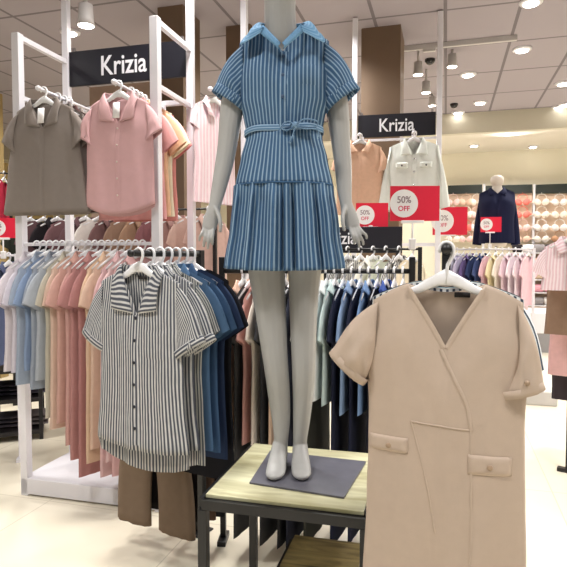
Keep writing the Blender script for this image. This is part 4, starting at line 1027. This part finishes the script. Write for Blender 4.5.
for ci, (x, cols_) in enumerate(colx):
    for ri, y in enumerate(rowy):
        k = cols_[ri]
        p = WB(x, y, 11.30)
        if k not in usedp: o = protos[k]; usedp.add(k)
        else: o = protos[k].copy(); C.objects.link(o)
        o.location = p; o.rotation_euler.z = AX; o.scale = (.92, 1, 1.0)
        tag(o, f'{k} bra {cname[ci]}, {rname[ri]} of the lingerie wall', 'bra', 'bras on the lingerie wall')
for k in protos:
    if k not in usedp: bpy.data.objects.remove(protos[k])
# shelves under the bras with folded packs and boxes
sh = WB(512, 257, 11.0); sh2 = WB(604, 257, 11.0); SL = (sh2.xy-sh.xy).length
su = empty('shelf_unit', (sh.x, sh.y, 0), AX, 'white shelf unit of underwear packs below the bras', 'shelf unit')
shz = [WB(545, y, 11.0).z for y in (253, 266.5, 280, 293, 306)]
for z in shz:
    m = MB(); m.box((SL/2, .15, z), (SL, .30, .02)); m.build('shelf', WHITE, su, smooth=False)
m = MB(); m.box((SL/2, .29, shz[0]/2), (SL, .02, shz[0])); m.build('back_panel', PANEL, su, smooth=False)
m = MB(); m.box((SL/2, .15, .15), (SL, .30, .30)); m.build('plinth', WHITE, su, smooth=False)
rng = random.Random(5)
PC = [('white', c(240, 236, 236)), ('black', c(46, 42, 46)), ('grey', c(150, 146, 150)), ('pink', c(236, 170, 186)), ('peach', c(232, 186, 160)), ('beige', c(214, 190, 168))]
rowc = [[1, 0, 2, 1, 0, 1, 1, 0, 2], [0, 4, 4, 2, 2, 1, 2, 0, 4], [4, 4, 5, 4, 0, 3, 4, 5, 0], [3, 0, 3, 3, 0, 3, 0, 2, 3], [0, 1, 2, 0, 1, 2, 1, 0, 1]]
sname = ['top shelf', 'second shelf', 'third shelf', 'fourth shelf', 'lowest shelf']
pk = {}
for ri in range(5):
    for ci in range(9):
        nm, col = PC[rowc[ri][ci]]
        if nm not in pk:
            m = MB(); m.tube(catmull([(-.075, 0, .075), (-.03, -.01, .08), (.03, -.01, .08), (.075, 0, .075)], 3), (.05, .07), 12, up=(0, 0, 1)); o = m.build('underwear_pack', fabric(col)); pk[nm] = o
        else: o = pk[nm].copy(); C.objects.link(o)
        o.location = along((sh.x, sh.y, shz[ri]+.0065+.0), AX, .09+ci*.185, .07); o.rotation_euler.z = AX
        tag(o, f'{nm} underwear pack on the {sname[ri]} under the bras, {ordn[ci]} along from the navy jacket', 'underwear pack', 'underwear packs on the shelves')
# plinths on the floor
def plinth(x0, x1, d, depth, h, label, two=None):
    a = W(x0, 257, d); q = W(x1, 257, d); L_ = (q.xy-a.xy).length*.99
    o = empty('display_plinth', (a.x, a.y, 0), AX, label, 'plinth')
    h1 = two or 0
    if two: m = MB(); m.box((L_/2, depth/2, h1/2), (L_, depth, h1)); m.build('plinth_base', plain('grey_base', c(150, 148, 150), .5), o, smooth=False, bevel=.004)
    m = MB(); m.box((L_/2, depth/2, (h+h1)/2), (L_+(.02 if two else 0), depth+(.02 if two else 0), h-h1)); m.build('plinth_top', WHITE if two else plain('pale_grey', c(206, 202, 198), .5), o, smooth=False, bevel=.01)
plinth(506, 600, 8.1, .9, .56, 'long white display plinth on a grey base in front of the underwear shelves', .27)
plinth(520, 558, 5.15, .5, .13, 'low pale grey plinth on the floor behind the beige dresses')
# garments at the right picture edge
ea = W(566, 257, 3.9)
er = far_rack(573, 586, 3.5, 3.95, 1.52, [(c(226, 194, 202), 'pink floral blouse', .32, c(238, 222, 226)), (c(146, 120, 102), 'brown knit top', .62), (c(222, 178, 178), 'dusty pink dress', .92), (c(60, 52, 56), 'dark dress', 1.12)], 'clothes rack cut by the picture edge beside the plinths', 'clothes at the picture edge', -1.5708, where='at the picture edge', kind='rack_dress', cat='dress', seed=540)
